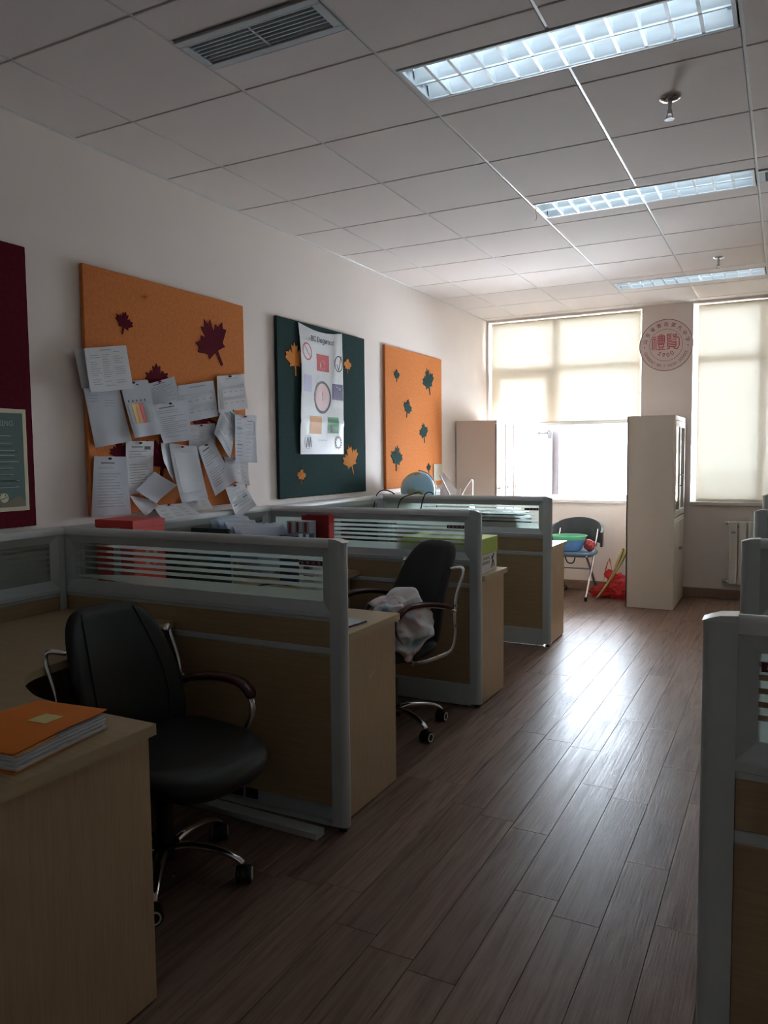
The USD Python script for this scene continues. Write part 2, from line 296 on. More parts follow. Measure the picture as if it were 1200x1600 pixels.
# floor of vinyl planks laid along the room
floor = thing('floor', 'grey-brown wood-look vinyl plank floor', None, kind='structure')
obj('subfloor', bx(XL-0.2, XR+0.2, YB-0.2, YW+WT, -0.1, -0.0035), 'dark_gap', floor)
PW, PL, G = 0.1455, 0.92, 0.0007
rest = []; x = 2.25-PW*math.ceil((2.25-XL)/PW)
while x < XR:
    off = RNG.uniform(0, PL); y = YB-off
    if abs(x-2.1045) < 0.03: y = 0.70-PL*6
    if abs(x-1.959) < 0.03: y = 0.27-PL*6
    while y < YW:
        a, b = max(y, YB), min(y+PL, YW); c, d = max(x, XL), min(x+PW, XR)
        if b-a > 0.01 and d-c > 0.01:
            m = bx(c+G, d-G, a+G, b-G, -0.004, 0.0, 0.0005)
            if b < -1.55 or c > 3.95: rest.append(m)
            else: obj('plank', m, 'plank_vinyl', floor)
        y += PL
    x += PW
obj('plank', cat(*rest), 'plank_vinyl', floor, kind='stuff')
# ceiling of 600 mm boards
ceiling = thing('ceiling', 'suspended ceiling of square off-white boards', None, kind='structure')
obj('slab', bx(XL-0.2, XR+0.2, YB-0.2, YW+WT, H+0.13, H+0.3), 'ceiling_void', ceiling)
cols = [XL]+[0.6*i for i in range(0, 11)]+[XR]; rows = [YB]+[0.6*j for j in range(-7, 11)]+[YW]
g = 0.0055
def board(x0, x1, y0, y1): obj('ceiling_board', bx(x0+g, x1-g, y0+g, y1-g, H, H+0.014, 0.002), 'ceiling_board', ceiling)
LIGHTS = (1, 4, 8); VENTS = ((1, 0), (4, 4))
for i in range(len(cols)-1):
    for j in range(len(rows)-1):
        x0, x1, y0, y1 = cols[i], cols[i+1], rows[j], rows[j+1]; ci, rj = i-1, j-8
        rj = round(y0/0.6) if y0 > YB else -99
        if y1-y0 < 0.02: continue
        if rj in LIGHTS and ci in (2, 3):
            board(x0, x1, y0, y0+0.152); board(x0, x1, y1-0.152, y1)
        elif (ci, rj) in VENTS:
            board(x0, x1, y0, y0+0.19); board(x0, x1, y0+0.41, y1)
        else: board(x0, x1, y0, y1)
for xx in cols[1:-1]:
    ends = [YB]+([q for r in LIGHTS for q in (0.6*r+0.148, 0.6*r+0.452)] if abs(xx-1.8) < 0.01 else [])+[YW]
    for k in range(0, len(ends), 2): obj('grid_bar', bx(xx-0.007, xx+0.007, ends[k], ends[k+1], H+0.0035, H+0.03, 0.001), 'ceiling_metal', ceiling)
for yy in rows[1:-1]:
    cuts = [XL, XR]
    obj('grid_bar', bx(XL, XR, yy-0.007, yy+0.007, H+0.004, H+0.028, 0.001), 'ceiling_metal', ceiling)
obj('edge_angle', cat(bx(XL, XL+0.018, YB, YW, H-0.002, H+0.02), bx(XL, XR, YW-0.018, YW, H-0.002, H+0.02)), 'ceiling_metal', ceiling)

def window(n, x0, x1, mull, sash, label):
    w = thing(f'window_{n}', label, None, kind='structure')
    ya, yb = YW+0.10, YW+0.16; f = 0.05; zt = 2.335; z0 = ZS+0.012
    obj('frame', cat(bx(x0, x0+f, ya, yb, z0, ZT), bx(x1-f, x1, ya, yb, z0, ZT), bx(x0+f, x1-f, ya, yb, z0, z0+f), bx(x0+f, x1-f, ya, yb, ZT-f, ZT)), 'frame_white', w)
    for xm in mull: obj('mullion', bx(xm-0.034, xm+0.034, ya-0.004, yb, z0+f, ZT-f), 'frame_grey', w)
    obj('transom', bx(x0+f, x1-f, ya-0.002, yb, zt-0.034, zt+0.034), 'frame_white', w)
    ed = [x0+f]+[q for xm in mull for q in (xm-0.034, xm+0.034)]+[x1-f]
    for k in range(0, len(ed), 2):
        a, b = ed[k], ed[k+1]
        if k == 0 and sash:
            s = obj('sash', cat(bx(a, a+0.055, ya-0.022, ya+0.03, z0+f, zt-0.034), bx(b-0.062, b, ya-0.022, ya+0.03, z0+f, zt-0.034), bx(a+0.055, b-0.062, ya-0.022, ya+0.03, z0+f, z0+f+0.055), bx(a+0.055, b-0.062, ya-0.022, ya+0.03, zt-0.09, zt-0.034)), 'frame_white', w)
            obj('handle', cat(bx(b-0.045, b-0.018, ya-0.034, ya-0.022, 1.60, 1.70), tube([(b-0.032, ya-0.03, 1.655), (b-0.032, ya-0.06, 1.655)], 0.008), tube([(b-0.03, ya-0.062, 1.655), (b-0.15, ya-0.062, 1.652)], 0.011)), 'handle_grey', s, smooth=30)
            obj('pane', bx(a+0.055, b-0.062, ya+0.002, ya+0.008, z0+f+0.055, zt-0.09), 'window_glass', w)
        else: obj('pane', bx(a, b, ya+0.03, ya+0.036, z0+f, zt-0.034), 'window_glass', w)
        obj('pane', bx(a, b, ya+0.03, ya+0.036, zt+0.034, ZT-f), 'window_glass', w)
    obj('sill', bx(x0-0.0, x1+0.0, YW-0.028, YW+0.10, ZS-0.022, ZS+0.012, 0.004), 'sill_white', w)
window(1, W1[0], W1[1], (0.372,), True, 'left window, white framed, its blind pulled half way')
window(2, W2[0], W2[1], (2.36, 3.10), False, 'right window, white framed, fully covered by its blind')
window(3, W3[0], W3[1], (4.94, 5.68), False, 'third window, beyond the right edge of the picture')
def blind(x0, x1, zb, label):
    t = thing('roller_blind', label, 'blind'); y = YW+0.035
    obj('cloth', (np.array([(x0, y, zb), (x1, y, zb), (x1, y, ZT-0.02), (x0, y, ZT-0.02)]), np.array([(0, 1, 2), (0, 2, 3)])), 'blind_cloth', t)
    obj('bottom_bar', bx(x0, x1, y-0.010, y+0.008, zb-0.034, zb+0.004, 0.004), 'ivory', t)
    obj('roller', tube([(x0, y+0.02, ZT-0.025), (x1, y+0.02, ZT-0.025)], 0.018, 14), 'ivory', t, smooth=30)
blind(W1[0]+0.028, W1[1]-0.016, 1.768, 'cream roller blind pulled half way down the left window')
blind(W2[0]+0.045, W2[1]-0.03, ZS+0.035, 'cream roller blind pulled fully down over the right window')

obj('ground', bx(-200, 200, 12, 400, -7.2, -7.0, 0.01), 'outside_ground', label='pale ground far below, outside the windows', kind='structure')

blind(W3[0]+0.04, W3[1]-0.03, ZS+0.035, 'cream roller blind over the third window, beyond the right edge of the picture')

# ------------------------------------------------------------------ ceiling fittings
def light(x0, y0):
    t = thing('ceiling_light', 'recessed louvre ceiling light, largest one at the top of the picture', 'ceiling light', (x0, y0, H), group=None)
    L, W = 1.176, 0.29; t_ = 0.014
    obj('frame', cat(bx(0, L, 0, t_, -0.003, 0.012), bx(0, L, W-t_, W, -0.003, 0.012), bx(0, t_, t_, W-t_, -0.003, 0.012), bx(L-t_, L, t_, W-t_, -0.003, 0.012)), 'lamp_white', t)
    obj('housing', cat(bx(0.004, L-0.004, 0.004, W-0.004, 0.077, 0.08), bx(0.004, 0.006, 0.004, W-0.004, 0.0, 0.077), bx(L-0.006, L-0.004, 0.004, W-0.004, 0, 0.077)), 'lamp_white', t)
    mid = W/2
    def trough(ya, yb):            # curved mirror over each tube
        P = [(ya+(yb-ya)*s, 0.004+0.068*math.sin(math.pi*s)**0.6) for s in np.linspace(0, 1, 15)]
        Q = P+[(p[0], p[1]+0.002) for p in P[::-1]]
        return prism(Q, L-2*t_, (0, 1, 0), (0, 0, 1), (1, 0, 0), (t_, 0, 0))
    obj('reflector', trough(t_, mid-0.002), 'lamp_aluminium', t, smooth=50)
    obj('reflector', trough(mid+0.002, W-t_), 'lamp_aluminium', t, smooth=50)
    obj('centre_rib', bx(t_, L-t_, mid-0.003, mid+0.003, -0.002, 0.044), 'lamp_aluminium', t)
    for yy in ((t_+mid)/2, (mid+W-t_)/2):
        tb = obj('tube', tube([(0.03, yy, 0.056), (L-0.03, yy, 0.056)], 0.008, 12), 'tube_glass', t, smooth=40)
        for xa, xb in ((t_, 0.032), (L-0.032, L-t_)): obj('lamp_holder', bx(xa, xb, yy-0.014, yy+0.014, 0.03, 0.068), 'lamp_white', tb)
    n = 12
    for k in range(1, n):
        xc = t_+(L-2*t_)*k/n
        for ya, yb in ((t_, mid-0.003), (mid+0.003, W-t_)):
            prof = [(-0.0012, 0.044), (-0.003, 0.02), (-0.006, -0.001), (0.006, -0.001), (0.003, 0.02), (0.0012, 0.044)]
            obj('louvre_blade', prism(prof, yb-ya, (1, 0, 0), (0, 0, 1), (0, 1, 0), (xc, ya, 0)), 'lamp_aluminium', t)
    return t
l1 = light(1.212, 0.755)
dup(l1, (1.212, 2.555, H), 0, 'recessed louvre ceiling light, middle one of the row of three')
dup(l1, (1.212, 4.955, H), 0, 'recessed louvre ceiling light nearest the windows, farthest of the three')
def vent(x0, y0, label):
    t = thing('air_vent', label, 'air vent', (x0, y0, H))
    L, W, f = 0.588, 0.208, 0.032
    obj('frame', cat(bx(0, L, 0, f, -0.006, 0.01), bx(0, L, W-f, W, -0.006, 0.01), bx(0, f, f, W-f, -0.006, 0.01), bx(L-f, L, f, W-f, -0.006, 0.01), bx(L/2-0.004, L/2+0.004, f, W-f, -0.003, 0.01)), 'vent_metal', t)
    obj('backing', bx(0.01, L-0.01, 0.01, W-0.01, 0.034, 0.04), 'vent_dark', t)
    for k in range(7):
        yc = f+(W-2*f)*(k+0.5)/7
        obj('slat', prism([(yc+0.002, 0.018), (yc-0.003, -0.002), (yc+0.002, -0.002), (yc+0.004, 0.018)], L-2*f, (0, 1, 0), (0, 0, 1), (1, 0, 0), (f, 0, 0)), 'vent_metal', t)
    return t
v1 = vent(0.606, 0.196, 'slatted air vent in the ceiling at upper left')
dup(v1, (2.406, 2.596, H), 0, 'slatted air vent cut off by the right edge of the picture, beside the middle light')
def sprinkler():
    t = thing('sprinkler', 'chrome ceiling sprinkler head beside the nearest light', 'sprinkler', (2.107, 1.50, H))
    obj('rose', lathe([(0, 0.0), (0.042, 0.0), (0.042, -0.004), (0.03, -0.012), (0.016, -0.014), (0, -0.014)][::-1], 24), 'chrome', t, smooth=40)
    obj('stem', lathe([(0, -0.066), (0.010, -0.066), (0.010, -0.05), (0.007, -0.046), (0.009, -0.012), (0, -0.012)], 14), 'steel', t, smooth=40)
    obj('deflector', cat(lathe([(0, -0.086), (0.020, -0.086), (0.020, -0.084), (0, -0.084)], 16), tube([(0.009, 0, -0.062), (0.011, 0, -0.074), (0.002, 0, -0.085)], 0.0025, 6), tube([(-0.009, 0, -0.062), (-0.011, 0, -0.074), (-0.002, 0, -0.085)], 0.0025, 6)), 'steel', t, smooth=40)
    return t
dup(sprinkler(), (2.085, 4.44, H), 0, 'chrome ceiling sprinkler head beside the farthest light')
obj('cable_tie', tube(smoothpath([(1.218, 2.60, H+0.002), (1.216, 2.60, H-0.03), (1.222, 2.604, H-0.055), (1.216, 2.602, H-0.08)]), 0.0025, 6), 'wire_white', label='white cable tie hanging from the ceiling by the middle light', cat_='cable tie', smooth=True)

# ------------------------------------------------------------------ partitions
def partition(L, label, loc, rz, mir=False, end=True, low=0.13, style='wedge', cover=True, group=None):
    t = thing('desk_partition', label, 'partition', loc, rz, group)
    s = -1.0 if mir else 1.0
    def P(name, m, mat, par=t, **k):
        v, f = tri(m)
        if mir: v = v*[-1, 1, 1]; f = f[:, ::-1]
        return obj(name, (v, f), mat, par, **k)
    h = 0.023; pw = 0.062 if end else 0.036; x0, x1 = 0.036, L-pw
    cap = [(-0.027, 1.084), (-0.027, 1.098), (-0.02, 1.110), (-0.008, 1.116), (0.008, 1.116), (0.02, 1.110), (0.027, 1.098), (0.027, 1.084)]
    P('top_cap', prism(cap, L-pw if end else L, (0, 1, 0), (0, 0, 1), (1, 0, 0), (0, 0, 0)), 'grey_cap', smooth=40)
    P('wall_post', bx(0, x0, -h, h, 0.012, 1.084, 0.003), 'grey_metal')
    if end:
        r = 0.024; out = [(L-pw, -0.026)]+[(L-r+r*math.sin(a), -0.026+r*(1-math.cos(a))) for a in np.linspace(0, math.pi/2, 6)]+[(L-r+r*math.cos(a), 0.026-r+r*math.sin(a)) for a in np.linspace(0, math.pi/2, 6)]+[(L-pw, 0.026)]
        P('end_post', prism(out, 1.082, o=(0, 0, 0.022)), 'grey_metal', smooth=35)
        capx = [(L-pw, 1.104), (L-pw, 1.117), (L-pw*0.5, 1.115), (L-0.012, 1.109), (L+0.0005, 1.104)]
        P('post_cap', prism(capx, 0.052, (1, 0, 0), (0, 0, 1), (0, -1, 0), (0, 0.026, 0)), 'grey_cap', smooth=40)
        P('levelling_foot', lathe([(0, 0), (0.016, 0), (0.016, 0.008), (0.006, 0.012), (0.006, 0.03), (0, 0.03)], 14, (L-0.03, 0, 0)), 'black_plastic')
    else: P('end_post', bx(x1, L, -h, h, 0.012, 1.084, 0.003), 'grey_metal')
    # mitred picture frame round the glass, its faces sloping in to the pane
    zo0, zo1, fw, hi = 0.842, 1.084, 0.036, 0.009
    def mitre(a, b, c, d):            # a,b outer ends; c,d inner ends, as (x, z)
        v = np.array([(a[0], -h, a[1]), (b[0], -h, b[1]), (d[0], -hi, d[1]), (c[0], -hi, c[1]), (a[0], h, a[1]), (b[0], h, b[1]), (d[0], hi, d[1]), (c[0], hi, c[1])])
        f = np.array([(0, 1, 2), (0, 2, 3), (5, 4, 7), (5, 7, 6), (4, 5, 1), (4, 1, 0), (3, 2, 6), (3, 6, 7), (1, 5, 6), (1, 6, 2), (4, 0, 3), (4, 3, 7)])
        m = trimesh.Trimesh(v, f, process=False); m.fix_normals(); return m
    O = [(x0, zo0), (x1, zo0), (x1, zo1), (x0, zo1)]; I = [(x0+fw, zo0+fw), (x1-fw, zo0+fw), (x1-fw, zo1-fw), (x0+fw, zo1-fw)]
    for k, nm in ((2, 'frame_rail'), (0, 'frame_rail'), (1, 'frame_stile'), (3, 'frame_stile')):
        P(nm, mitre(O[k], O[(k+1) % 4], I[k], I[(k+1) % 4]), 'grey_metal')
    gx0, gx1, gz0, gz1 = x0+fw, x1-fw, zo0+fw, zo1-fw
    pane = P('glass_pane', bx(gx0-0.005, gx1+0.005, -0.0025, 0.0025, gz0-0.005, gz1+0.005, 0.0005), 'pane_glass')
    n = 6; pitch = (gz1-gz0-0.012)/(n+0.15); a = gx0; b = gx1
    wl = (gx1-gx0)*0.30
    def strip(poly): P('frosted_stripe', xz(poly, -0.0032, 0.0006), 'frosted', pane)
    top = gz1
    if style == 'wedge':
        strip([(a, gz0), (a+wl*0.8, gz0), (a+wl*0.8, gz1), (a, gz1)])
    for k in range(n):
        zt = gz1-0.002-pitch*k; zb = zt-pitch*0.56
        if k == n-1: zb = gz0
        if style == 'wedge':
            e = pitch*0.44*0.98
            strip([(a+wl*0.8, zb-(e if k < n-1 else 0)), (a+wl*(1.15+0.1*((k*3) % 4)), zb), (b, zb), (b, zt), (a+wl*0.8, zt)])
        else:
            strip([(a+0.02, (zt+zb)/2-0.003), (a+wl, zb), (b, zb), (b, zt), (a+wl, zt), (a+0.02, (zt+zb)/2+0.003)])
    if end:
        sx, sz = gx1-0.004, gz1-0.0185
        st = P('maker_label', xz([(sx-0.105, sz-0.018), (sx, sz-0.018), (sx, sz), (sx-0.105, sz)], -0.0042, 0.0006), 'sticker', pane, label='dark red label with pale worn lettering')
        marks = []
        q = np.random.default_rng(3)
        for k in range(4):
            cx = sx-0.090+0.025*k
            for (du, dv, wu, wv) in ((-0.006, 0.003, 0.005, 0.0022), (0.002, 0.0035, 0.007, 0.0018), (0.001, -0.001, 0.009, 0.0016), (-0.006, -0.003, 0.0018, 0.004), (0.003, -0.004, 0.006, 0.0016)):
                du += q.uniform(-0.0015, 0.0015); cz = sz-0.0085
                marks.append(xz([(cx+du-wu/2, cz+dv-wv/2), (cx+du+wu/2, cz+dv-wv/2), (cx+du+wu/2, cz+dv+wv/2), (cx+du-wu/2, cz+dv+wv/2)], -0.0049, 0.0003))
        if not mir: P('label_marks', cat(*marks), 'sticker_text', pane)
        else: P('label_marks', cat(*marks), 'sticker_text', pane)
    rp = [(-h, 0.842), (-h-0.003, 0.838), (-h-0.003, 0.822), (-h+0.004, 0.818), (-h+0.004, 0.806), (h-0.004, 0.806), (h-0.004, 0.818), (h+0.003, 0.822), (h+0.003, 0.838), (h, 0.842)]
    P('middle_rail', prism(rp, x1-x0, (0, 1, 0), (0, 0, 1), (1, 0, 0), (x0, 0, 0)), 'grey_metal')
    P('wood_panel', bx(x0, x1, -h+0.006, h-0.006, 0.705, 0.806), 'laminate_along')
    P('groove_rail', cat(bx(x0, x1, -h+0.002, h-0.002, 0.682, 0.705, 0.002), bx(x0, x1, -h+0.008, h-0.008, 0.676, 0.684, 0.001)), 'grey_metal')
    P('wood_panel', bx(x0, x1, -h+0.006, h-0.006, low, 0.678), 'laminate_along')
    if cover: P('kick_plate', bx(x0, x1, -h+0.002, h-0.002, 0.007, low, 0.002), 'grey_metal')
    else:
        P('wiring_tray', cat(bx(x0, x1, h-0.008, h-0.004, 0.02, low), bx(x0, x1, -h, h-0.008, 0.018, 0.022)), 'grey_metal')
        so = [bx(0.86+0.075*k, 0.92+0.075*k, h-0.016, h-0.008, 0.035, 0.085, 0.003) for k in range(3)]
        P('power_socket', cat(*so), 'black_plastic')
    return t
PY = (-1.115, 0.454, 2.039, 3.578); LX = XL+0.004
partition(1.508, 'desk partition with frosted stripes, just behind the folder desk, out of the frame', (LX, PY[0], 0), 0)
partition(1.508, 'front desk partition of the left row, behind the black leather chair', (LX, PY[1], 0), 0, low=0.092, style='plain', cover=False)
partition(1.452, 'second desk partition of the left row, behind the chair with the quilt', (LX, PY[2], 0), 0)
partition(1.432, 'third desk partition of the left row, nearest the windows', (LX, PY[3], 0), 0)
for k, (a, b, lab) in enumerate(((PY[0], PY[1], 'low screen along the wall under the burgundy board'), (PY[1], PY[2], 'low screen along the wall under the paper-covered orange board'),
                                 (PY[2], PY[3], 'low screen along the wall under the green board'), (PY[3], PY[3]+1.53, 'low screen along the wall under the far orange board'))):
    partition(b-a-0.052, lab, (XL+0.028, a+0.026, 0), 90, end=False)
for yy, lab in ((-0.415, 'nearest desk partition on the right edge, large in the foreground'), (1.03, 'second desk partition on the right edge'), (2.60, 'third desk partition on the right edge'), (4.33, 'farthest desk partition on the right edge')):
    partition(1.515, lab, (XD-0.03, yy, 0), 0, mir=True, style='plain') if yy < 0 else None
    if yy > 0: dup(stage.GetPrimAtPath('/World/desk_partition_008'), (XD-0.03-0.01*(yy > 2), yy, 0), 0, lab)

# ------------------------------------------------------------------ desks
def desk(pts, panels, label, handle=None, z=0.745):
    t = thing('office_desk', label, 'desk')
    poly = Polygon(pts)
    top = obj('tabletop', prism(poly, 0.029, o=(0, 0, z-0.029)), 'laminate_flat', t)
    obj('edge_band', prism(poly.buffer(0.0012).difference(poly.buffer(-0.002)), 0.0285, o=(0, 0, z-0.0288)), 'laminate_edge', top)
    for nm, b, m in panels: obj(nm, bx(*b), m, t)
    return t
def curve(x_in, y_edge, x_end, y_end, x_c, n=12):   # return edge sweeping into the main edge
    return smoothpath([(x_c, y_edge), ((x_c+x_in)/2+0.02, y_edge+0.035), (x_in+0.035, y_edge+0.16), (x_in-0.01, y_edge+0.38), (x_end, y_end)], n).tolist()
def ldesk(y0, y1, y2, xe, label, x_in=0.40, x_end=0.315, tape=False):
    xw = XL+0.059
    c = curve(x_in, y1, x_end, y2, 0.82)
    pts = [(xw, y0), (xe, y0), (xe, y1)]+c+[(xw, y2)]
    pan = [('side_panel', (xe-0.046, xe-0.021, y0+0.002, y1-0.004, 0.006, 0.716), 'laminate_vertical'), ('back_panel', (0.30, xe-0.047, y0+0.003, y0+0.02, 0.32, 0.716), 'laminate_along'),
           ('wall_panel', (xw+0.004, xw+0.022, y0+0.1, y2-0.06, 0.32, 0.716), 'laminate_along'), ('end_panel', (xw+0.03, x_end-0.06, y2-0.03, y2-0.006, 0.006, 0.716), 'laminate_vertical')]
    return desk(pts, pan, label)
d1 = ldesk(PY[0]+0.0295, -0.556, PY[1]-0.0295, 1.155, 'L-shaped oak-look desk at lower left, holding the orange folder', x_in=0.425, x_end=0.312)
d2 = ldesk(PY[1]+0.0295, 0.955, PY[2]-0.0295, 1.105, 'L-shaped oak-look desk behind the front partition, with two scratches on its end panel')
d3 = ldesk(PY[2]+0.0295, 2.455, PY[3]-0.0295, 1.09, 'L-shaped oak-look desk holding the green-lidded carton')
d4 = ldesk(PY[3]+0.0295, 4.03, 5.12, 1.055, 'L-shaped oak-look desk nearest the windows, with the printer')
obj('scratch', cat(axes(bx(-0.022, 0.022, -0.003, 0.003, 0, 0.0008, 0.0002), (0, 0.86, 0.5), (0, -0.5, 0.86), (1, 0, 0), (1.084, 0.735, 0.53)), axes(bx(-0.010, 0.010, -0.0022, 0.0022, 0, 0.0008, 0.0002), (0, 0.8, 0.6), (0, -0.6, 0.8), (1, 0, 0), (1.084, 0.86, 0.575))), 'paper_cream', d2)
for yy, lab in ((-0.415, 'oak-look desk behind the nearest right partition'), (1.03, 'oak-look desk behind the second right partition'), (2.60, 'oak-look desk behind the third right partition'), (4.33, 'oak-look desk behind the farthest right partition')):
    if yy < 0:
        ya = yy+0.027; yb = yy+0.5; yc = ya+1.35; xw = XD-0.01
        c = [(XD-xx-0.376, q) for xx, q in curve(0.40, yb, 0.32, yc, 0.82)]
        rd = thing('office_desk', lab, 'desk', (0, yy, 0))
        P0 = [(xw, 0.027), (2.50, 0.027), (2.50, 0.5)]+[(p, q-yy) for p, q in c]+[(xw, yc-yy)]
        tp = obj('tabletop', prism(P0, 0.029, o=(0, 0, 0.716)), 'laminate_flat', rd)
        obj('side_panel', bx(2.521, 2.546, 0.03, 0.494, 0.006, 0.716), 'laminate_vertical', rd)
        obj('back_panel', bx(2.55, 3.3, 0.03, 0.047, 0.32, 0.716), 'laminate_along', rd)
        obj('end_panel', bx(3.75, xw-0.02, 1.33, 1.35, 0.006, 0.716), 'laminate_vertical', rd)
    else: dup(rd, (0, yy, 0), 0, lab)
obj('cable_cover', move(rot(bx(-0.37, 0.37, -0.028, 0.028, 0, 0.03, 0.004), -1.5), (0.69, 0.375, 0.0)), 'grey_metal', label='grey metal cable cover lying on the floor at the foot of the front partition', cat_='cable cover')

# ------------------------------------------------------------------ swivel chairs (local: facing +x, column at the origin)
def swivel(name, label, loc, rz, cover, star, drop=0.0, back=0.07):
    t = thing(name, label, 'chair', loc, rz); up = np.array([-back, 0, -drop])
    col = obj('column', cat(lathe([(0, 0.10), (0.028, 0.10), (0.028, 0.26), (0.018, 0.262), (0.018, 0.40-drop), (0, 0.40-drop)], 18), lathe([(0, 0.068), (0.045, 0.068), (0.05, 0.085), (0.045, 0.118), (0.03, 0.125), (0, 0.125)], 20)), 'black_plastic', t, smooth=40)
    for k in range(5):
        a = math.radians(star+72*k); c, s = math.cos(a), math.sin(a)
        path = smoothpath([(0.03*c, 0.03*s, 0.100), (0.10*c, 0.10*s, 0.112), (0.19*c, 0.19*s, 0.105), (0.25*c, 0.25*s, 0.086), (0.278*c, 0.278*s, 0.064)], 5)
        obj('base_leg', tube(path, np.linspace(0.015, 0.010, len(path)), 12, flat=np.linspace(0.021, 0.014, len(path))), 'chrome', t, smooth=True)
        w = math.radians(star+72*k+(40 if k % 2 else -75)); fx, fy = math.cos(w), math.sin(w); o = np.array([0.278*c, 0.278*s, 0.0])
        X, Y = (fx, fy, 0), (-fy, fx, 0)
        hood = [(0.027*math.cos(q), 0.030+0.027*math.sin(q)) for q in np.linspace(-0.3, math.pi+0.3, 12)]
        cs = obj('caster', axes(cat(prism(hood, 0.016, (1, 0, 0), (0, 0, 1), (0, -1, 0), (0, 0.008, 0)), lathe([(0, 0.05), (0.011, 0.05), (0.009, 0.068), (0, 0.068)], 10)), X, Y, (0, 0, 1), o), 'black_plastic', t)
        for sd in (-1, 1):
            wh = rot(lathe([(0, -0.009), (0.022, -0.009), (0.029, -0.006), (0.029, 0.006), (0.022, 0.009), (0, 0.009)], 20), 90, 'x')
            obj('wheel', axes(move(wh, (0, sd*0.018, 0.029)), X, Y, (0, 0, 1), o), 'black_plastic', cs, smooth=30)
            rg = rot(lathe([(0.0165, 0.0), (0.022, 0.0), (0.022, 0.003), (0.0165, 0.003), (0.0165, 0.0)], 24), -90*sd, 'x')
            obj('wheel_ring', axes(move(rg, (0, sd*0.026, 0.029)), X, Y, (0, 0, 1), o), 'ivory', cs, smooth=30)
    obj('tilt_mechanism', move(cat(bx(-0.10, 0.16, -0.10, 0.10, 0.385, 0.405, 0.004), bx(-0.05, 0.07, -0.05, 0.05, 0.345, 0.388, 0.01), tube([(0.05, -0.05, 0.37), (0.08, -0.2, 0.36)], 0.006, 8)), up*[0.5, 0, 1]), 'black_plastic', t)
    def sf(p):
        x, y, z = p; x = x+0.13
        k = max(0.0, (x-0.24)/0.16); side = abs(y)/0.25
        return np.array((x+0.018+0.02*(x/0.3), y, 0.405+z-0.045*k*k-0.018*(1-side**2)*(z > 0.05)*max(0, 1-k)+0.012*math.sin(max(0, (0.1-x))*3)))+up*[1, 1, 0.6]+[-0.03 if drop else 0, 0, 0.03 if drop else 0]
    st = obj('seat', cushion(0.265, 0.252, 0.088, 3.0, fn=sf), cover, t, smooth=True)
    # backrest: width in y, height in x before it is stood up
    def bf(p):
        hh, y, z = p; s = (hh+0.28)/0.56
        y = y*(1.0-0.20*max(0, (s-0.40)/0.60)**1.5-0.05*max(0, 0.3-s))
        cup = 0.050*(y/0.23)**2
        xx = -0.135-0.135*s**1.25+0.03*math.sin(math.pi*s*1.1)
        return np.array((xx-z*0.9+0.045+cup, y, 0.445+0.50*s+0.015*(1-(y/0.23)**2)*s))+up
    v, f = cushion(0.285, 0.215, 0.062, 5.0, fn=bf)
    bk = obj('backrest', (v, f[:, ::-1]), cover, t, smooth=True)
    if cover == 'black_leather':
        for sd in (-1, 1):
            pts = [bf((hh, sd*(0.125+0.02*math.cos(hh*5)), -0.003)) for hh in np.linspace(-0.2, 0.27, 14)]
            obj('stitched_seam', tube(pts, 0.0025, 6), 'black_plastic', bk, smooth=True)
    for sd in (-1, 1):
        Y = 0.252*sd
        rear = smoothpath([(-0.20, 0.20*sd, 0.842), (-0.235, 0.245*sd, 0.848), (-0.235, Y, 0.81), (-0.195, Y, 0.72), (-0.180, Y, 0.62), (-0.180, Y, 0.50), (-0.15, Y, 0.43), (-0.06, Y, 0.408), (0.04, 0.24*sd, 0.398), (0.10, 0.12*sd, 0.396)], 6)
        obj('back_frame', tube(rear+up+[0.035, 0, 0], 0.009, 10, flat=0.0125), 'chrome', t, smooth=True)
        for z in (0.56, 0.66): obj('frame_bolt', move(tube([(-0.182, Y+0.008*sd, z), (-0.182, Y+0.016*sd, z)], 0.008, 10), up+[0.035, 0, 0]), 'chrome', t)
        arm = smoothpath([(-0.148, Y, 0.642), (-0.08, Y*1.03, 0.668), (0.06, Y*1.05, 0.690), (0.17, Y*1.05, 0.682), (0.222, Y*1.04, 0.640), (0.222, Y*1.02, 0.58), (0.175, Y, 0.50), (0.12, Y*0.93, 0.425), (0.09, Y*0.8, 0.398)], 6)
        obj('arm_frame', tube(arm+up-[0, 0, 0.012], 0.008, 10, flat=0.014), 'chrome', t, smooth=True)
        pad = smoothpath([(-0.132, Y*1.01, 0.656), (-0.07, Y*1.03, 0.680), (0.04, Y*1.05, 0.700), (0.15, Y*1.05, 0.698), (0.205, Y*1.05, 0.672), (0.222, Y*1.05, 0.640)], 6)
        n = len(pad); prof = np.minimum(1, np.sqrt(np.clip(np.linspace(0.0, 1, n)*(1-np.linspace(0, 1, n))*9+0.06, 0, 1)))
        obj('armrest', tube(pad+up-[0, 0, 0.012], 0.014*prof, 12, flat=0.024*prof), 'armrest_wood', t, smooth=True)
    return t
swivel('swivel_chair', 'black leather swivel chair with dark wood arms in front of the front partition', (0.722, -0.085, 0), -8, 'black_leather', 25, 0.060, 0.060)
swivel('swivel_chair', 'dark fabric swivel chair turned aside with a quilt on its seat', (0.765, 1.545, 0), 242, 'chair_fabric', 236+72)
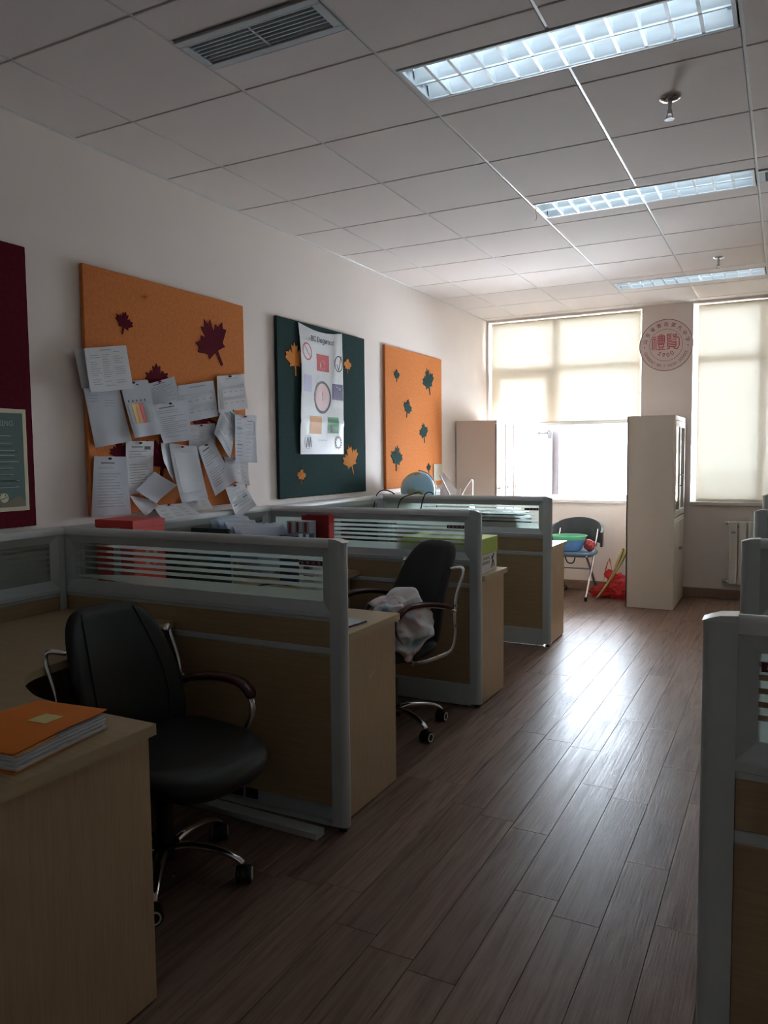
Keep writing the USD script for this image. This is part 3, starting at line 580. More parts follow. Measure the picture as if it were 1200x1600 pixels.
# rolled quilt lying on the seat
q0 = trimesh.creation.icosphere(5, 1.0); qv = np.array(q0.vertices)
nz = meshkit.fbm(qv*1.6+5, 4, 3)-0.5; ridge = np.abs(meshkit.noise(qv*2.6+11, 5)-0.5)
th = np.arctan2(qv[:, 1], qv[:, 2]); fold = 0.05*np.sin(5*th+4*qv[:, 0]+6*nz)
r_ = 1+0.28*nz-0.42*ridge+fold
qv = qv*r_[:, None]*[0.175, 0.165, 0.18]; qv[:, 2] = np.maximum(qv[:, 2], -0.115-0.10*np.clip((qv[:, 1]-0.06)/0.08, 0, 1))
qv = qv @ np.array([[math.cos(0.5), 0, 0.22], [0, 1, 0], [-0.22, 0, 1]])
quilt = thing('rolled_quilt', 'pale pink and blue quilt rolled up on the seat of the fabric chair', 'quilt', (0.875, 1.44, 0.575), 239)
obj('quilt_roll', (qv, np.array(q0.faces)), 'quilt_cloth', quilt, smooth=True)
def flap(u, v):
    x = 0.10-0.22*v+0.03*math.sin(3*u); y = -0.20+0.30*u+0.02*math.sin(5*v); z = 0.07+0.09*math.sin(math.pi*(0.15+0.7*v))-0.06*(2*u-1)**2+0.012*math.sin(9*u+4*v)
    return (x, y, z)
obj('quilt_flap', surf(flap, 22, 18, 0.012), 'quilt_cloth', quilt, smooth=True)

# ------------------------------------------------------------------ pin boards on the left wall
HALF = [(0, 1.0), (0.10, 0.76), (0.27, 0.86), (0.22, 0.46), (0.42, 0.64), (0.50, 0.50), (0.78, 0.54), (0.69, 0.36), (0.84, 0.25), (0.42, -0.03), (0.47, -0.18), (0.07, -0.13), (0.05, -0.62)]
def leaf(cy, cz, size, deg):
    P = np.array(HALF+[(-a, b) for a, b in HALF[::-1][:-1]])-[0, 0.19]; P = P*size/1.62
    c, s = math.cos(math.radians(deg)), math.sin(math.radians(deg)); P = P @ np.array([[c, s], [-s, c]])
    return [(cy+a, cz+b) for a, b in P]
BX = XL+0.024
def pinboard(y0, y1, mat, label, leaves, leafmat, z0=1.150, z1=2.332):
    t = thing('pin_board', label, 'pin board')
    obj('panel', bx(XL+0.001, BX, y0, y1, z0, z1, 0.003), mat, t)
    for l in leaves: obj('maple_leaf', yz(leaf(*l), BX-0.0005, 0.0035), leafmat, t)
    return t
pinboard(-0.90, 0.306, 'burgundy_felt', 'burgundy felt pin board cut off by the left edge of the picture', [], 'leaf_burgundy', 1.133, 2.333)
pinboard(0.608, 1.812, 'orange_felt', 'orange felt pin board half covered by pinned papers', [(0.855, 2.092, 0.115, -14), (1.525, 2.080, 0.285, 32), (1.072, 1.832, 0.17, 4), (0.80, 1.455, 0.13, 10), (1.10, 1.43, 0.28, -12), (1.42, 1.66, 0.24, 70)], 'leaf_burgundy')
pinboard(2.155, 3.323, 'green_felt', 'dark green felt pin board with orange maple leaves', [(2.355, 2.075, 0.225, 3), (3.054, 2.10, 0.115, 0), (3.085, 1.40, 0.235, 18), (2.408, 1.294, 0.108, -6)], 'leaf_orange')
pinboard(3.668, 4.838, 'orange_felt', 'orange felt pin board with green maple leaves, nearest the window', [(3.879, 2.10, 0.108, 0), (4.53, 2.10, 0.25, 17), (4.085, 1.835, 0.165, -15), (4.42, 1.632, 0.185, 11), (3.865, 1.405, 0.22, -8), (4.522, 1.312, 0.095, 2)], 'leaf_green')
obj('push_pin', axes(lathe([(0, 0), (0.007, 0.0), (0.004, 0.006), (0.005, 0.014), (0, 0.016)], 10), (0, 1, 0), (0, 0, 1), (1, 0, 0), (BX, 1.004, 2.242)), 'leaf_orange', label='small orange push pin alone near the top of the orange board', cat_='push pin')

PAPERS = [  # name of the look, four corners (y, z): top left, top right, bottom right, bottom left; layer; curl; label
 ('plain', [(0.539, 1.926), (0.657, 1.943), (0.658, 1.746), (0.576, 1.751)], 0, 0.004, 'grey sheet edge peeping out left of the top left paper'),
 ('blank', [(0.58, 1.756), (0.803, 1.76), (0.858, 1.51), (0.633, 1.474)], 1, 0.02, 'grey-backed paper hanging below the top left table sheet'),
 ('chart', [(0.800, 1.80), (0.99, 1.824), (1.049, 1.547), (0.866, 1.523)], 2, 0.03, 'paper with a yellow and red bar chart'),
 ('faint', [(0.587, 1.935), (0.847, 1.981), (0.881, 1.771), (0.591, 1.727)], 3, 0.03, 'top left paper with a faint printed table'),
 ('lines', [(0.985, 1.801), (1.187, 1.859), (1.228, 1.733), (1.012, 1.665)], 1, 0.015, 'small tilted paper right under the half hidden maroon leaf'),
 ('bands', [(1.213, 1.811), (1.506, 1.863), (1.531, 1.661), (1.256, 1.614)], 1, 0.02, 'landscape paper with grey bands, in the middle of the top row'),
 ('bands', [(1.536, 1.89), (1.799, 1.927), (1.791, 1.715), (1.52, 1.675)], 1, 0.035, 'landscape paper with grey bands at the top right corner'),
 ('lines', [(0.998, 1.694), (1.281, 1.743), (1.291, 1.52), (1.077, 1.498)], 3, 0.05, 'large creased paper in the centre of the upper papers'),
 ('faint', [(1.292, 1.604), (1.515, 1.621), (1.50, 1.40), (1.287, 1.42)], 1, 0.01, 'faint paper tucked under the tilted sheets at the centre right'),
 ('lines', [(0.829, 1.51), (1.019, 1.511), (0.992, 1.252), (0.811, 1.24)], 2, 0.02, 'text page with a small dark box in its corner'),
 ('lines', [(0.624, 1.435), (0.831, 1.432), (0.823, 1.144), (0.589, 1.151)], 3, 0.03, 'text page at the bottom left corner of the orange board'),
 ('plain', [(1.069, 1.504), (1.156, 1.501), (1.148, 1.29), (1.058, 1.396)], 2, 0.03, 'narrow folded paper left of the long central list'),
 ('faint', [(1.001, 1.179), (1.238, 1.178), (1.335, 1.103), (1.045, 1.092)], 2, 0.05, 'paper whose lower edge hangs over the screen, at the bottom centre'),
 ('plain', [(0.833, 1.239), (0.979, 1.21), (1.001, 1.179), (0.889, 1.129)], 3, 0.06, 'grey underside of a curled sheet at the bottom left'),
 ('plain', [(0.867, 1.262), (1.009, 1.354), (1.139, 1.276), (0.99, 1.188)], 5, 0.06, 'blank diamond-shaped folded sheet near the bottom'),
 ('faint', [(1.225, 1.20), (1.415, 1.225), (1.448, 1.133), (1.256, 1.133)], 1, 0.05, 'creased paper below the long central list'),
 ('list', [(1.124, 1.501), (1.337, 1.484), (1.373, 1.198), (1.16, 1.178)], 4, 0.06, 'long central list with a creased lower end'),
 ('lines', [(1.343, 1.475), (1.471, 1.532), (1.624, 1.282), (1.458, 1.203)], 5, 0.05, 'slanting text sheet right of the long central list'),
 ('faint', [(1.583, 1.43), (1.81, 1.41), (1.781, 1.25), (1.625, 1.29)], 1, 0.03, 'crumpled grey paper behind the lower right sheets'),
 ('lines', [(1.594, 1.759), (1.716, 1.654), (1.58, 1.411), (1.472, 1.56)], 5, 0.04, 'diamond-shaped twisted sheet on the right side'),
 ('form', [(1.662, 1.676), (1.878, 1.677), (1.834, 1.387), (1.636, 1.394)], 8, 0.04, 'form sheet reaching over the right edge of the orange board'),
 ('plan', [(1.57, 1.246), (1.741, 1.283), (1.833, 1.128), (1.646, 1.048)], 5, 0.07, 'tilted sheet with a dark timetable at the lower right corner'),
]
for k, (look, C, layer, curl, lab) in enumerate(PAPERS):
    q = np.random.default_rng(100+k); A, B, D, E_ = [np.array(c) for c in C]; ph, w1, w2 = q.uniform(0, 6), q.uniform(-1, 1), q.uniform(-1, 1)
    def fn(u, v, A=A, B=B, D=D, E_=E_, layer=layer, curl=curl, ph=ph, w1=w1, w2=w2, lift=0.0):
        p = (A*(1-u)+B*u)*(1-v)+(E_*(1-u)+D*u)*v
        out = 0.006+0.0035*layer+curl*(0.75*v**1.7*(0.6+0.4*math.sin(ph+2.4*u))+0.30*abs(w1)*((u if w1 > 0 else 1-u)**3)*(0.35+v))+0.003*math.sin(7*u+ph)*v+lift
        return (BX+out, p[0], p[1]+0.25*(out-0.01)*0.3)
    t = thing('pinned_paper', lab, 'paper')
    obj('sheet', surf(fn, 14, 16, 0.0004), 'paper_cool' if k % 3 else 'paper_white', t, smooth=True)
    marks = {}
    def mk(u0, u1, v0, v1, ink, fn=fn):
        n = max(2, int((u1-u0)*14)+1); m = max(2, int((v1-v0)*16)+1)
        marks.setdefault(ink, []).append(surf(lambda a, b: fn(u0+(u1-u0)*a, v0+(v1-v0)*b, lift=0.0011), n, m, 0.0003))
    if look == 'lines':
        mk(0.2, 0.6, 0.10, 0.122, 'ink_dark')
        for i in range(14):
            if q.random() < 0.85: mk(0.12, q.uniform(0.5, 0.9), 0.19+0.05*i, 0.203+0.05*i, 'ink_grey')
        if 'dark box' in lab: mk(0.66, 0.88, 0.10, 0.165, 'ink_dark')
    elif look == 'faint':
        mk(0.35, 0.62, 0.06, 0.08, 'ink_pale')
        for i in range(16):
            for c0 in (0.1, 0.38, 0.66):
                if q.random() < 0.7: mk(c0, c0+q.uniform(0.12, 0.24), 0.12+0.05*i, 0.135+0.05*i, 'ink_pale')
    elif look == 'list':
        mk(0.12, 0.9, 0.14, 0.84, 'ink_pale')
        for i in range(14): mk(0.14, 0.88, 0.16+0.048*i, 0.172+0.048*i, 'ink_band')
    elif look == 'bands':
        mk(0.3, 0.75, 0.08, 0.105, 'ink_grey'); mk(0.06, 0.17, 0.25, 0.9, 'ink_band')
        for b in (0.30, 0.60): mk(0.17, 0.95, b, b+0.075, 'ink_band')
        for i in range(8): mk(0.22+0.2*(i % 4), 0.30+0.2*(i % 4), 0.45+0.3*(i//4), 0.475+0.3*(i//4), 'ink_grey')
    elif look == 'chart':
        for i, ink in enumerate(('ink_band', 'ink_yellow', 'ink_orange', 'ink_red', 'ink_band', 'ink_pale')): mk(0.08+0.14*i, 0.21+0.14*i, 0.40, 0.76, ink)
        for i in range(5): mk(0.12+0.15*i, 0.16+0.15*i, 0.335, 0.37, 'ink_dark')
        mk(0.55, 0.62, 0.06, 0.085, 'ink_dark')
    elif look == 'form':
        for i in range(11):
            mk(0.08, 0.30, 0.10+0.075*i, 0.112+0.075*i, 'ink_grey'); mk(0.5, q.uniform(0.6, 0.9), 0.12+0.075*i, 0.13+0.075*i, 'ink_grey')
        for b in (0.28, 0.62): mk(0.1, 0.34, b, b+0.022, 'ink_dark')
        mk(0.58, 0.9, 0.13, 0.136, 'ink_dark'); mk(0.58, 0.9, 0.40, 0.406, 'ink_dark'); mk(0.89, 0.9, 0.13, 0.40, 'ink_dark')
    elif look == 'plan':
        for i, row in enumerate((((0.12, 0.88, 'ink_grey'),), ((0.12, 0.34, 'ink_band'), (0.36, 0.88, 'ink_grey')), ((0.12, 0.60, 'ink_grey'), (0.64, 0.88, 'ink_dark')), ((0.12, 0.30, 'ink_dark'), (0.33, 0.88, 'ink_band')), ((0.12, 0.88, 'ink_grey'),))):
            for u0, u1, ink in row: mk(u0, u1, 0.30+0.09*i, 0.37+0.09*i, ink)
        mk(0.1, 0.9, 0.82, 0.835, 'ink_grey'); mk(0.3, 0.7, 0.16, 0.18, 'ink_grey')
    elif look == 'blank':
        for i in range(3):
            mk(0.1, 0.34, 0.12+0.05*i, 0.133+0.05*i, 'ink_pale'); mk(0.5, 0.75, 0.2+0.05*i, 0.213+0.05*i, 'ink_pale')
    for ink, ms in marks.items(): obj('printed_marks', cat(*ms), ink, t)
    if look not in ('plain', 'blank') and k not in (3, 5):
        p = fn(0.5 if k % 2 else 0.45, 0.035)
        obj('push_pin', axes(lathe([(0, 0), (0.0065, 0.0), (0.0035, 0.005), (0.005, 0.011), (0, 0.013)], 10), (0, 1, 0), (0, 0, 1), (1, 0, 0), (p[0]+0.0008, p[1], p[2])), 'black_plastic' if k % 4 else 'carton_red',
            label=f'push pin through the {lab}' if len(lab.split()) < 12 else f'push pin through the {" ".join(lab.split()[:11])}', cat_='push pin', group='push pins in the papers')

# printed banner pinned over the green board
YX, YY, YZ = (0, 1, 0), (0, 0, 1), (1, 0, 0)
ban = thing('printed_banner', 'glossy white programme banner pinned over the green board', 'poster')
by0, by1, bz0, bz1 = 2.388, 2.964, 1.442, 2.322
def bf_(u, v, lift=0.0):
    w = by0+0.012*math.sin(math.pi*v)+0.01*math.sin(2*math.pi*v); e = by1-0.010*math.sin(math.pi*v)
    out = 0.010+0.010*math.sin(math.pi*v)*(0.5+0.5*math.cos(2*math.pi*u))+0.006*math.exp(-((v-0.745)/0.02)**2)+0.007*math.exp(-((u-0.86+0.22*v)/0.06)**2)*max(0, 1-1.3*v)+lift
    return (BX+out, w+(e-w)*u, bz1-(bz1-bz0)*v-0.030*math.sin(math.pi*u)*(1-v)**4)
obj('sheet', surf(bf_, 26, 40, 0.0006), 'banner_white', ban, smooth=True)
def patch(name, u0, u1, v0, v1, mat, parent=ban):
    return obj(name, surf(lambda a, b: bf_(u0+(u1-u0)*a, v0+(v1-v0)*b, 0.0014), 10, 10, 0.0004), mat, parent)
def ring(name, u, v, ru, w, mat, n=40, parent=ban):
    asp = (by1-by0)/(bz1-bz0)
    return obj(name, surf(lambda a, b: bf_(u+(ru-w*(1-b))*math.cos(2*math.pi*a), v+asp*(ru-w*(1-b))*math.sin(2*math.pi*a), 0.0018), n, 2, 0.0004), mat, parent)
obj('banner_title', text('BC Dogwood', 0.036, YX, YY, YZ, (BX+0.021, (by0+by1)/2, bz1-0.105), align='c'), 'print_black', ban)
ring('no_entry_ring', 0.15, 0.20, 0.105, 0.014, 'print_red')
obj('no_entry_slash', surf(lambda a, b: bf_(0.08+0.14*a+0.012*b, 0.15+0.10*a, 0.0018), 8, 2, 0.0004), 'print_red', ban)
rs = patch('red_square', 0.37, 0.66, 0.195, 0.335, 'print_red'); ring('red_swirl', 0.52, 0.285, 0.075, 0.03, 'print_pink', parent=rs)
ring('check_ring', 0.885, 0.255, 0.105, 0.014, 'print_black')
obj('check_tick', cat(surf(lambda a, b: bf_(0.83+0.05*a+0.016*b, 0.26+0.05*a, 0.0018), 6, 2, 0.0004), surf(lambda a, b: bf_(0.88+0.07*a+0.016*b, 0.31-0.12*a, 0.0018), 8, 2, 0.0004)), 'print_black', ban)
patch('lilac_square', 0.05, 0.24, 0.385, 0.515, 'print_lilac')
pp = patch('purple_square', 0.73, 0.985, 0.425, 0.555, 'print_purple')
obj('purple_lettering', text('Con', 0.026, YX, YY, YZ, (BX+0.0225, by0+0.80*(by1-by0), bz1-0.478*(bz1-bz0))), 'paper_white', pp)
ring('core_ring', 0.50, 0.545, 0.20, 0.03, 'print_black'); dsk = ring('core_disc', 0.50, 0.545, 0.165, 0.165, 'print_pink')
ring('core_figure', 0.485, 0.535, 0.06, 0.05, 'print_red', 16, dsk); ring('core_figure', 0.56, 0.50, 0.05, 0.04, 'print_black', 12, dsk)
patch('orange_square', 0.20, 0.48, 0.70, 0.84, 'print_orange'); gs = patch('green_square', 0.62, 0.87, 0.70, 0.83, 'print_green')
obj('green_figure', surf(lambda a, b: bf_(0.68+0.05*a, 0.77+0.05*b, 0.0022), 3, 3, 0.0003), 'print_black', gs)
ring('walker_ring', 0.17, 0.905, 0.085, 0.010, 'ink_grey')
obj('walker_figures', cat(*[surf(lambda a, b, s=s, k=k: bf_(s+k*a+0.018*b, 0.865+0.08*a, 0.0018), 6, 2, 0.0004) for s, k in ((0.15, -0.03), (0.155, 0.02), (0.20, -0.02), (0.205, 0.02))]), 'print_black', ban)
ring('clock_ring', 0.87, 0.905, 0.085, 0.008, 'ink_grey')
for k in range(12):
    a = k*math.pi/6; ring('clock_dot', 0.87+0.066*math.cos(a), 0.905+0.043*math.sin(a), 0.012, 0.012, 'ink_dark', 8)
patch('caption_line', 0.40, 0.60, 0.885, 0.893, 'ink_band')

# green poster on the burgundy board
po = thing('green_poster', 'dark green poster with a cream border on the burgundy board', 'poster')
x0 = BX+0.002
obj('border', bx(BX, x0+0.0006, -0.20, 0.271, 1.204, 1.638, 0.0003), 'poster_cream', po)
obj('printed_field', bx(x0+0.0004, x0+0.0014, -0.186, 0.253, 1.222, 1.62, 0.0002), 'poster_green', po)
def flat(name, rects, mat): obj(name, cat(*[bx(x0+0.0013, x0+0.0020, a, b, c, d, 0.0001) for a, b, c, d in rects]), mat, po)
obj('poster_title', text('NING', 0.022, YX, YY, YZ, (x0+0.0014, 0.206, 1.565), align='r'), 'poster_pale', po)
q = np.random.default_rng(5)
flat('text_lines', [(-0.16, 0.235-q.uniform(0, 0.05), 1.522-0.031*i, 1.525-0.031*i) for i in range(3)]+[(-0.16, 0.23-q.uniform(0, 0.08), 1.44-0.027*i, 1.443-0.027*i) for i in range(7)], 'poster_pale')
flat('dark_lines', [(-0.16, 0.235-q.uniform(0, 0.06), 1.475-0.024*i, 1.481-0.024*i) for i in range(8)], 'poster_green_dark')
obj('seabed', yz([(-0.186, 1.222), (0.253, 1.222), (0.250, 1.248), (0.225, 1.268), (0.20, 1.262), (0.17, 1.245), (0.10, 1.25), (0.03, 1.243), (-0.1, 1.25), (-0.186, 1.24)], x0+0.0013, 0.0006), 'poster_brown', po)
obj('pale_round_shape', yz(Point(0.150, 1.262).buffer(0.020, 16), x0+0.0016, 0.0006), 'poster_cream', po)
obj('round_shape_marks', cat(yz(Point(0.155, 1.272).buffer(0.0032), x0+0.0020, 0.0006), yz([(0.134, 1.254), (0.166, 1.264), (0.166, 1.267), (0.134, 1.257)], x0+0.0020, 0.0006)), 'print_black', po)

# ------------------------------------------------------------------ round school emblem on the pier between the windows
GLYPHS = json.loads(r'''{"山": "-23,15 -19,15 -19,-18 -3,-18 -3,28 2,28 2,-18 18,-18 19,15 23,15 23,-28 19,-28 18,-23 -23,-23", "东": "10,-11 10,-9 14,-8 22,-16 26,-23 21,-25 16,-17;-26,15 -26,19 -9,19 -5,28 0,26 -3,19 25,19 24,15 -6,14 -14,3 -13,1 -1,1 0,10 4,11 4,2 22,1 22,-3 4,-3 4,-26 0,-28 -7,-28 -9,-23 0,-23 -1,-4 -20,-3 -21,1 -17,4 -12,14;-26,-23 -18,-14 -15,-8 -11,-9 -15,-18 -22,-26", "省": "11,22 12,24 15,24 20,19 22,19 22,17 27,13 27,11 23,9 21,13;-25,-2 -27,2 -24,3 -14,4 -2,8 -2,28 2,28 2,10 8,12 12,17 15,16 16,14 10,8 1,5 0,3 20,3 20,-28 15,-28 15,-25 -11,-25 -12,-28 -15,-28 -16,-1|-12,-21 15,-22 15,-17 -11,-17|-12,-13 15,-13 15,-9 -11,-8|-11,-1 -11,-5 15,-4 15,-1;-25,11 -19,15 -14,24 -9,23 -14,15 -20,8 -23,8", "青": "-26,5 -26,8 -3,9 -3,12 -21,12 -21,16 -3,16 -3,21 -22,21 -22,24 -3,24 -3,28 2,28 2,24 23,24 23,21 2,21 2,16 21,16 21,12 2,12 2,9 26,8 26,5;-18,1 19,1 18,-27 6,-28 5,-26 5,-24 14,-24 14,-18 -13,-18 -13,-28 -18,-28|-13,-7 13,-7 14,-3 -13,-3|-13,-10 -13,-15 13,-15 14,-14 14,-10", "岛": "-24,-8 -20,-9 -20,-19 -10,-19 -9,-5 -6,-5 -6,-19 5,-19 6,-8 9,-8 9,-24 17,-24 19,-18 19,-3 -20,-3 -20,21 -7,21 -5,28 1,27 -1,21 18,21 16,7 13,3 6,3 5,5 5,7 11,8 13,17 -16,17 -16,2 -15,0 24,0 22,-22 19,-28 8,-28 7,-24 5,-23 -24,-23;-11,12 -9,15 -8,15 1,11 4,8 2,5 0,5 -1,7", "第": "-25,-25 -24,-23 -13,-19 -7,-13 -22,-12 -21,0 -3,1 -3,7 -22,7 -22,10 1,10 -2,14 2,18 6,28 10,27 9,23 27,22 26,19 17,18 20,13 16,11 22,10 22,-3 2,-3 2,-8 24,-8 22,-22 20,-25 9,-25 8,-23 8,-22 16,-22 18,-20 18,-12 2,-12 2,-28 -3,-28 -3,-15 -10,-22 -22,-28 -23,-28|2,1 17,1 18,6 2,7|7,19 2,10 16,11 11,19|-16,-3 -17,-8 -3,-8 -3,-3;-27,12 -19,24 -18,28 -13,27 -14,23 0,22 0,19 -8,19 -7,14 -8,12 -11,12 -14,19 -18,19 -23,11", "九": "-26,-28 -28,-23 -20,-18 -15,-12 -10,4 -11,8 -26,8 -26,13 -11,13 -9,28 -5,28 -5,13 13,13 13,-22 22,-22 24,-14 28,-15 27,-23 24,-27 9,-26 8,8 -5,8 -8,-6 -14,-19 -24,-28", "中": "-24,-12 -24,17 -3,17 -3,28 2,28 2,17 24,17 24,-11 20,-11 19,-8 2,-9 2,-28 -3,-28 -3,-9 -19,-8 -20,-12|2,-3 20,-4 20,12 2,12|-20,-3 -3,-4 -3,12 -20,12", "学": "-26,-11 -26,-7 -3,-7 -3,-2 7,3 -16,4 -16,7 15,7 17,5 9,-1 2,-4 2,-6 26,-7 26,-11 2,-11 2,-25 0,-27 -5,-28 -12,-28 -14,-23 -3,-23 -3,-11;-25,18 -16,18 -20,24 -20,26 -18,27 -16,27 -12,22 -11,18 -1,18 -1,21 -5,26 -3,28 1,27 4,22 4,18 11,18 16,26 20,27 22,25 16,18 25,18 25,6 22,6 22,13 20,14 -20,14 -21,6 -25,6"}''')
def glyph(c):
    ps = []
    for p in GLYPHS[c].split(';'):
        rings = [[tuple(float(q)/60 for q in xy.split(',')) for xy in r.split()] for r in p.split('|')]
        ps.append(Polygon(rings[0], rings[1:]).buffer(0.012))
    return unary_union(ps)
EC = (1.494, 2.490); ER = 0.252; EY = YW-0.001
em = thing('school_emblem', 'round pinkish school emblem on the wall between the windows', 'emblem')
ux, uz, un = (1, 0, 0), (0, 0, 1), (0, -1, 0)
def plate(name, poly, mat, y, h=0.002, par=em): return obj(name, prism(poly, h, ux, uz, un, (EC[0], y, EC[1])), mat, par)
disc = plate('disc', Point(0, 0).buffer(ER, 48), 'seal_disc', EY, 0.006)
plate('outer_ring', Point(0, 0).buffer(ER, 48).difference(Point(0, 0).buffer(ER-0.006, 48)), 'seal_brown', EY-0.006)
plate('inner_ring', Point(0, 0).buffer(0.157, 40).difference(Point(0, 0).buffer(0.1535, 40)), 'seal_brown', EY-0.006)
from shapely import affinity
def around(shape, deg, rad, flip=False):
    s = affinity.rotate(shape, deg-90 if not flip else deg+90, origin=(0, 0)); a = math.radians(deg)
    return affinity.translate(s, rad*math.cos(a), rad*math.sin(a))
name9 = '山东省青岛第九中学'
plate('chinese_lettering', unary_union([around(affinity.scale(glyph(c), 0.046, 0.046, origin=(0, 0)), 168-19.5*k, 0.203) for k, c in enumerate(name9)]), 'seal_brown', EY-0.006)
letters = []; S = 'QINGDAO NO.9 HIGH SCHOOL'
for k, ch in enumerate(S):
    if ch == ' ': continue
    v, f = tri(meshkit.text_mesh(ch, 0.026, 0.002)); v = v-[(v[:, 0].max()+v[:, 0].min())/2, 0.013, 0]
    d = 200+140*k/(len(S)-1); a = math.radians(d); r = math.radians(d+90)
    v = v @ np.array([[math.cos(r), math.sin(r), 0], [-math.sin(r), math.cos(r), 0], [0, 0, 1]])+[0.203*math.cos(a), 0.203*math.sin(a), 0]
    letters.append(axes((v, f), ux, uz, un, (EC[0], EY-0.006, EC[1])))
obj('english_lettering', cat(*letters), 'seal_brown', em)
yr = []
for k, ch in enumerate('1900'):
    v, f = tri(meshkit.text_mesh(ch, 0.036, 0.002, True)); v = v-[(v[:, 0].max()+v[:, 0].min())/2, 0.018, 0]
    d = 234+24*k; a = math.radians(d); r = math.radians(d+90)
    v = v @ np.array([[math.cos(r), math.sin(r), 0], [-math.sin(r), math.cos(r), 0], [0, 0, 1]])+[0.098*math.cos(a), 0.098*math.sin(a), 0]
    yr.append(axes((v, f), ux, uz, un, (EC[0], EY-0.006, EC[1])))
obj('year_numerals', cat(*yr), 'seal_brown', em)
from shapely.geometry import LineString
def strokes(ls, cx, cy):       # drawn in a 200 x 300 grid, y down
    return unary_union([LineString([((x-cx)*0.00062, -(y-cy)*0.00052) for x, y in l]).buffer(0.0042, 3) for l in ls])
li = [[(5, 55), (35, 45), (60, 50)], [(0, 90), (25, 80), (50, 82)], [(2, 110), (0, 280)], [(28, 85), (28, 285)], [(55, 95), (58, 280)], [(85, 35), (85, 150), (185, 150), (185, 35), (85, 35)], [(85, 75), (185, 75)], [(85, 112), (185, 112)],
      [(110, 10), (110, 150)], [(135, 0), (135, 150)], [(160, 10), (160, 150)], [(78, 172), (190, 172)], [(95, 192), (175, 192), (175, 238), (95, 238), (95, 192)], [(118, 240), (112, 278)], [(152, 240), (158, 278)], [(78, 285), (192, 285)]]
xian = [[(10, 10), (75, 10)], [(10, 10), (10, 125), (78, 125)], [(10, 38), (62, 38), (62, 95), (10, 95)], [(38, 38), (38, 95)], [(90, 25), (150, 15), (130, 55), (95, 75)], [(95, 40), (150, 85)], [(150, 55), (185, 90), (190, 220), (165, 285)], [(90, 110), (140, 108)],
        [(15, 150), (140, 150), (140, 245), (15, 245), (15, 150)], [(15, 180), (140, 180)], [(15, 212), (140, 212)], [(45, 245), (40, 275), (5, 285)], [(105, 245), (115, 280), (160, 285)]]
plate('seal_characters', unary_union([affinity.translate(strokes(li, 100, 150), -0.067, 0.030), affinity.translate(strokes(xian, 100, 150), 0.068, 0.030)]), 'seal_red', EY-0.006)
plate('side_dots', unary_union([Point(-0.203, -0.012).buffer(0.006), Point(0.203, -0.012).buffer(0.006)]), 'seal_red', EY-0.006)

# ------------------------------------------------------------------ lockers and bookcase
lk = thing('locker_cabinet', 'beige locker cabinet with three doors against the pin board wall', 'cabinet')
LX0, LX1, LY0, LY1, LH = XL+0.012, 0.062, 5.226, 6.035, 1.765
obj('body', bx(LX0, LX1-0.018, LY0, LY1, 0.0, LH, 0.003), 'locker_paint', lk)
obj('door_seam', bx(LX1-0.0185, LX1-0.012, LY0+0.004, LY1-0.004, 0.03, LH-0.034, 0.001), 'locker_seam', lk)
dw = (LY1-LY0-0.012)/3
for k in range(3):
    a = LY0+0.006+dw*k
    d = obj('door', bx(LX1-0.017, LX1, a+0.004, a+dw-0.026, 0.032, LH-0.035, 0.003), 'locker_paint', lk)
    obj('card_holder', bx(LX1, LX1+0.004, a+0.03, a+0.10, 1.17, 1.27, 0.001), 'frame_grey', d)
    obj('lock_handle', cat(tube([(LX1, a+0.05, 1.10), (LX1+0.02, a+0.05, 1.10)], 0.012, 12), tube([(LX1+0.02, a+0.045, 1.105), (LX1+0.022, a+0.09, 1.09)], 0.007, 8)), 'steel', d, smooth=40)
    obj('vent_slots', cat(*[bx(LX1, LX1+0.002, a+0.06, a+dw-0.06, 1.58-0.03*i, 1.588-0.03*i, 0.0005) for i in range(4)]), 'frame_grey', d)
obj('top_rail', bx(LX1-0.017, LX1, LY0, LY1, LH-0.032, LH, 0.002), 'locker_paint', lk)
bc = thing('bookcase', 'tall beige steel bookcase with glazed upper doors, end on beside the pier', 'cabinet')
X0, X1, Y0, Y1, BH = 1.272, 1.688, 5.362, 6.125, 1.765
obj('body', cat(bx(X0, X0+0.012, Y0, Y1, 0, BH), bx(X0, X1-0.02, Y0, Y0+0.012, 0, BH), bx(X0, X1-0.02, Y1-0.012, Y1, 0, BH), bx(X0+0.002, X1-0.021, Y0+0.002, Y1-0.002, BH-0.014, BH-0.001), bx(X0+0.014, X1-0.022, Y0+0.014, Y1-0.014, 0.002, 0.05), bx(X0+0.014, X1-0.022, Y0+0.014, Y1-0.014, 0.80, 0.83)), 'bookcase_paint', bc)
obj('front_frame', cat(bx(X1-0.02, X1, Y0, Y1, BH-0.04, BH), bx(X1-0.02, X1, Y0, Y0+0.022, 0, BH-0.04), bx(X1-0.02, X1, Y1-0.022, Y1, 0, BH-0.04), bx(X1-0.02, X1, Y0+0.022, Y1-0.022, 0.0, 0.05), bx(X1-0.02, X1, Y0+0.022, Y1-0.022, 0.80, 0.83)), 'bookcase_paint', bc)
for z in (1.13, 1.45): obj('shelf', bx(X0+0.012, X1-0.05, Y0+0.012, Y1-0.012, z, z+0.018), 'bookcase_paint', bc)
ym = (Y0+Y1)/2
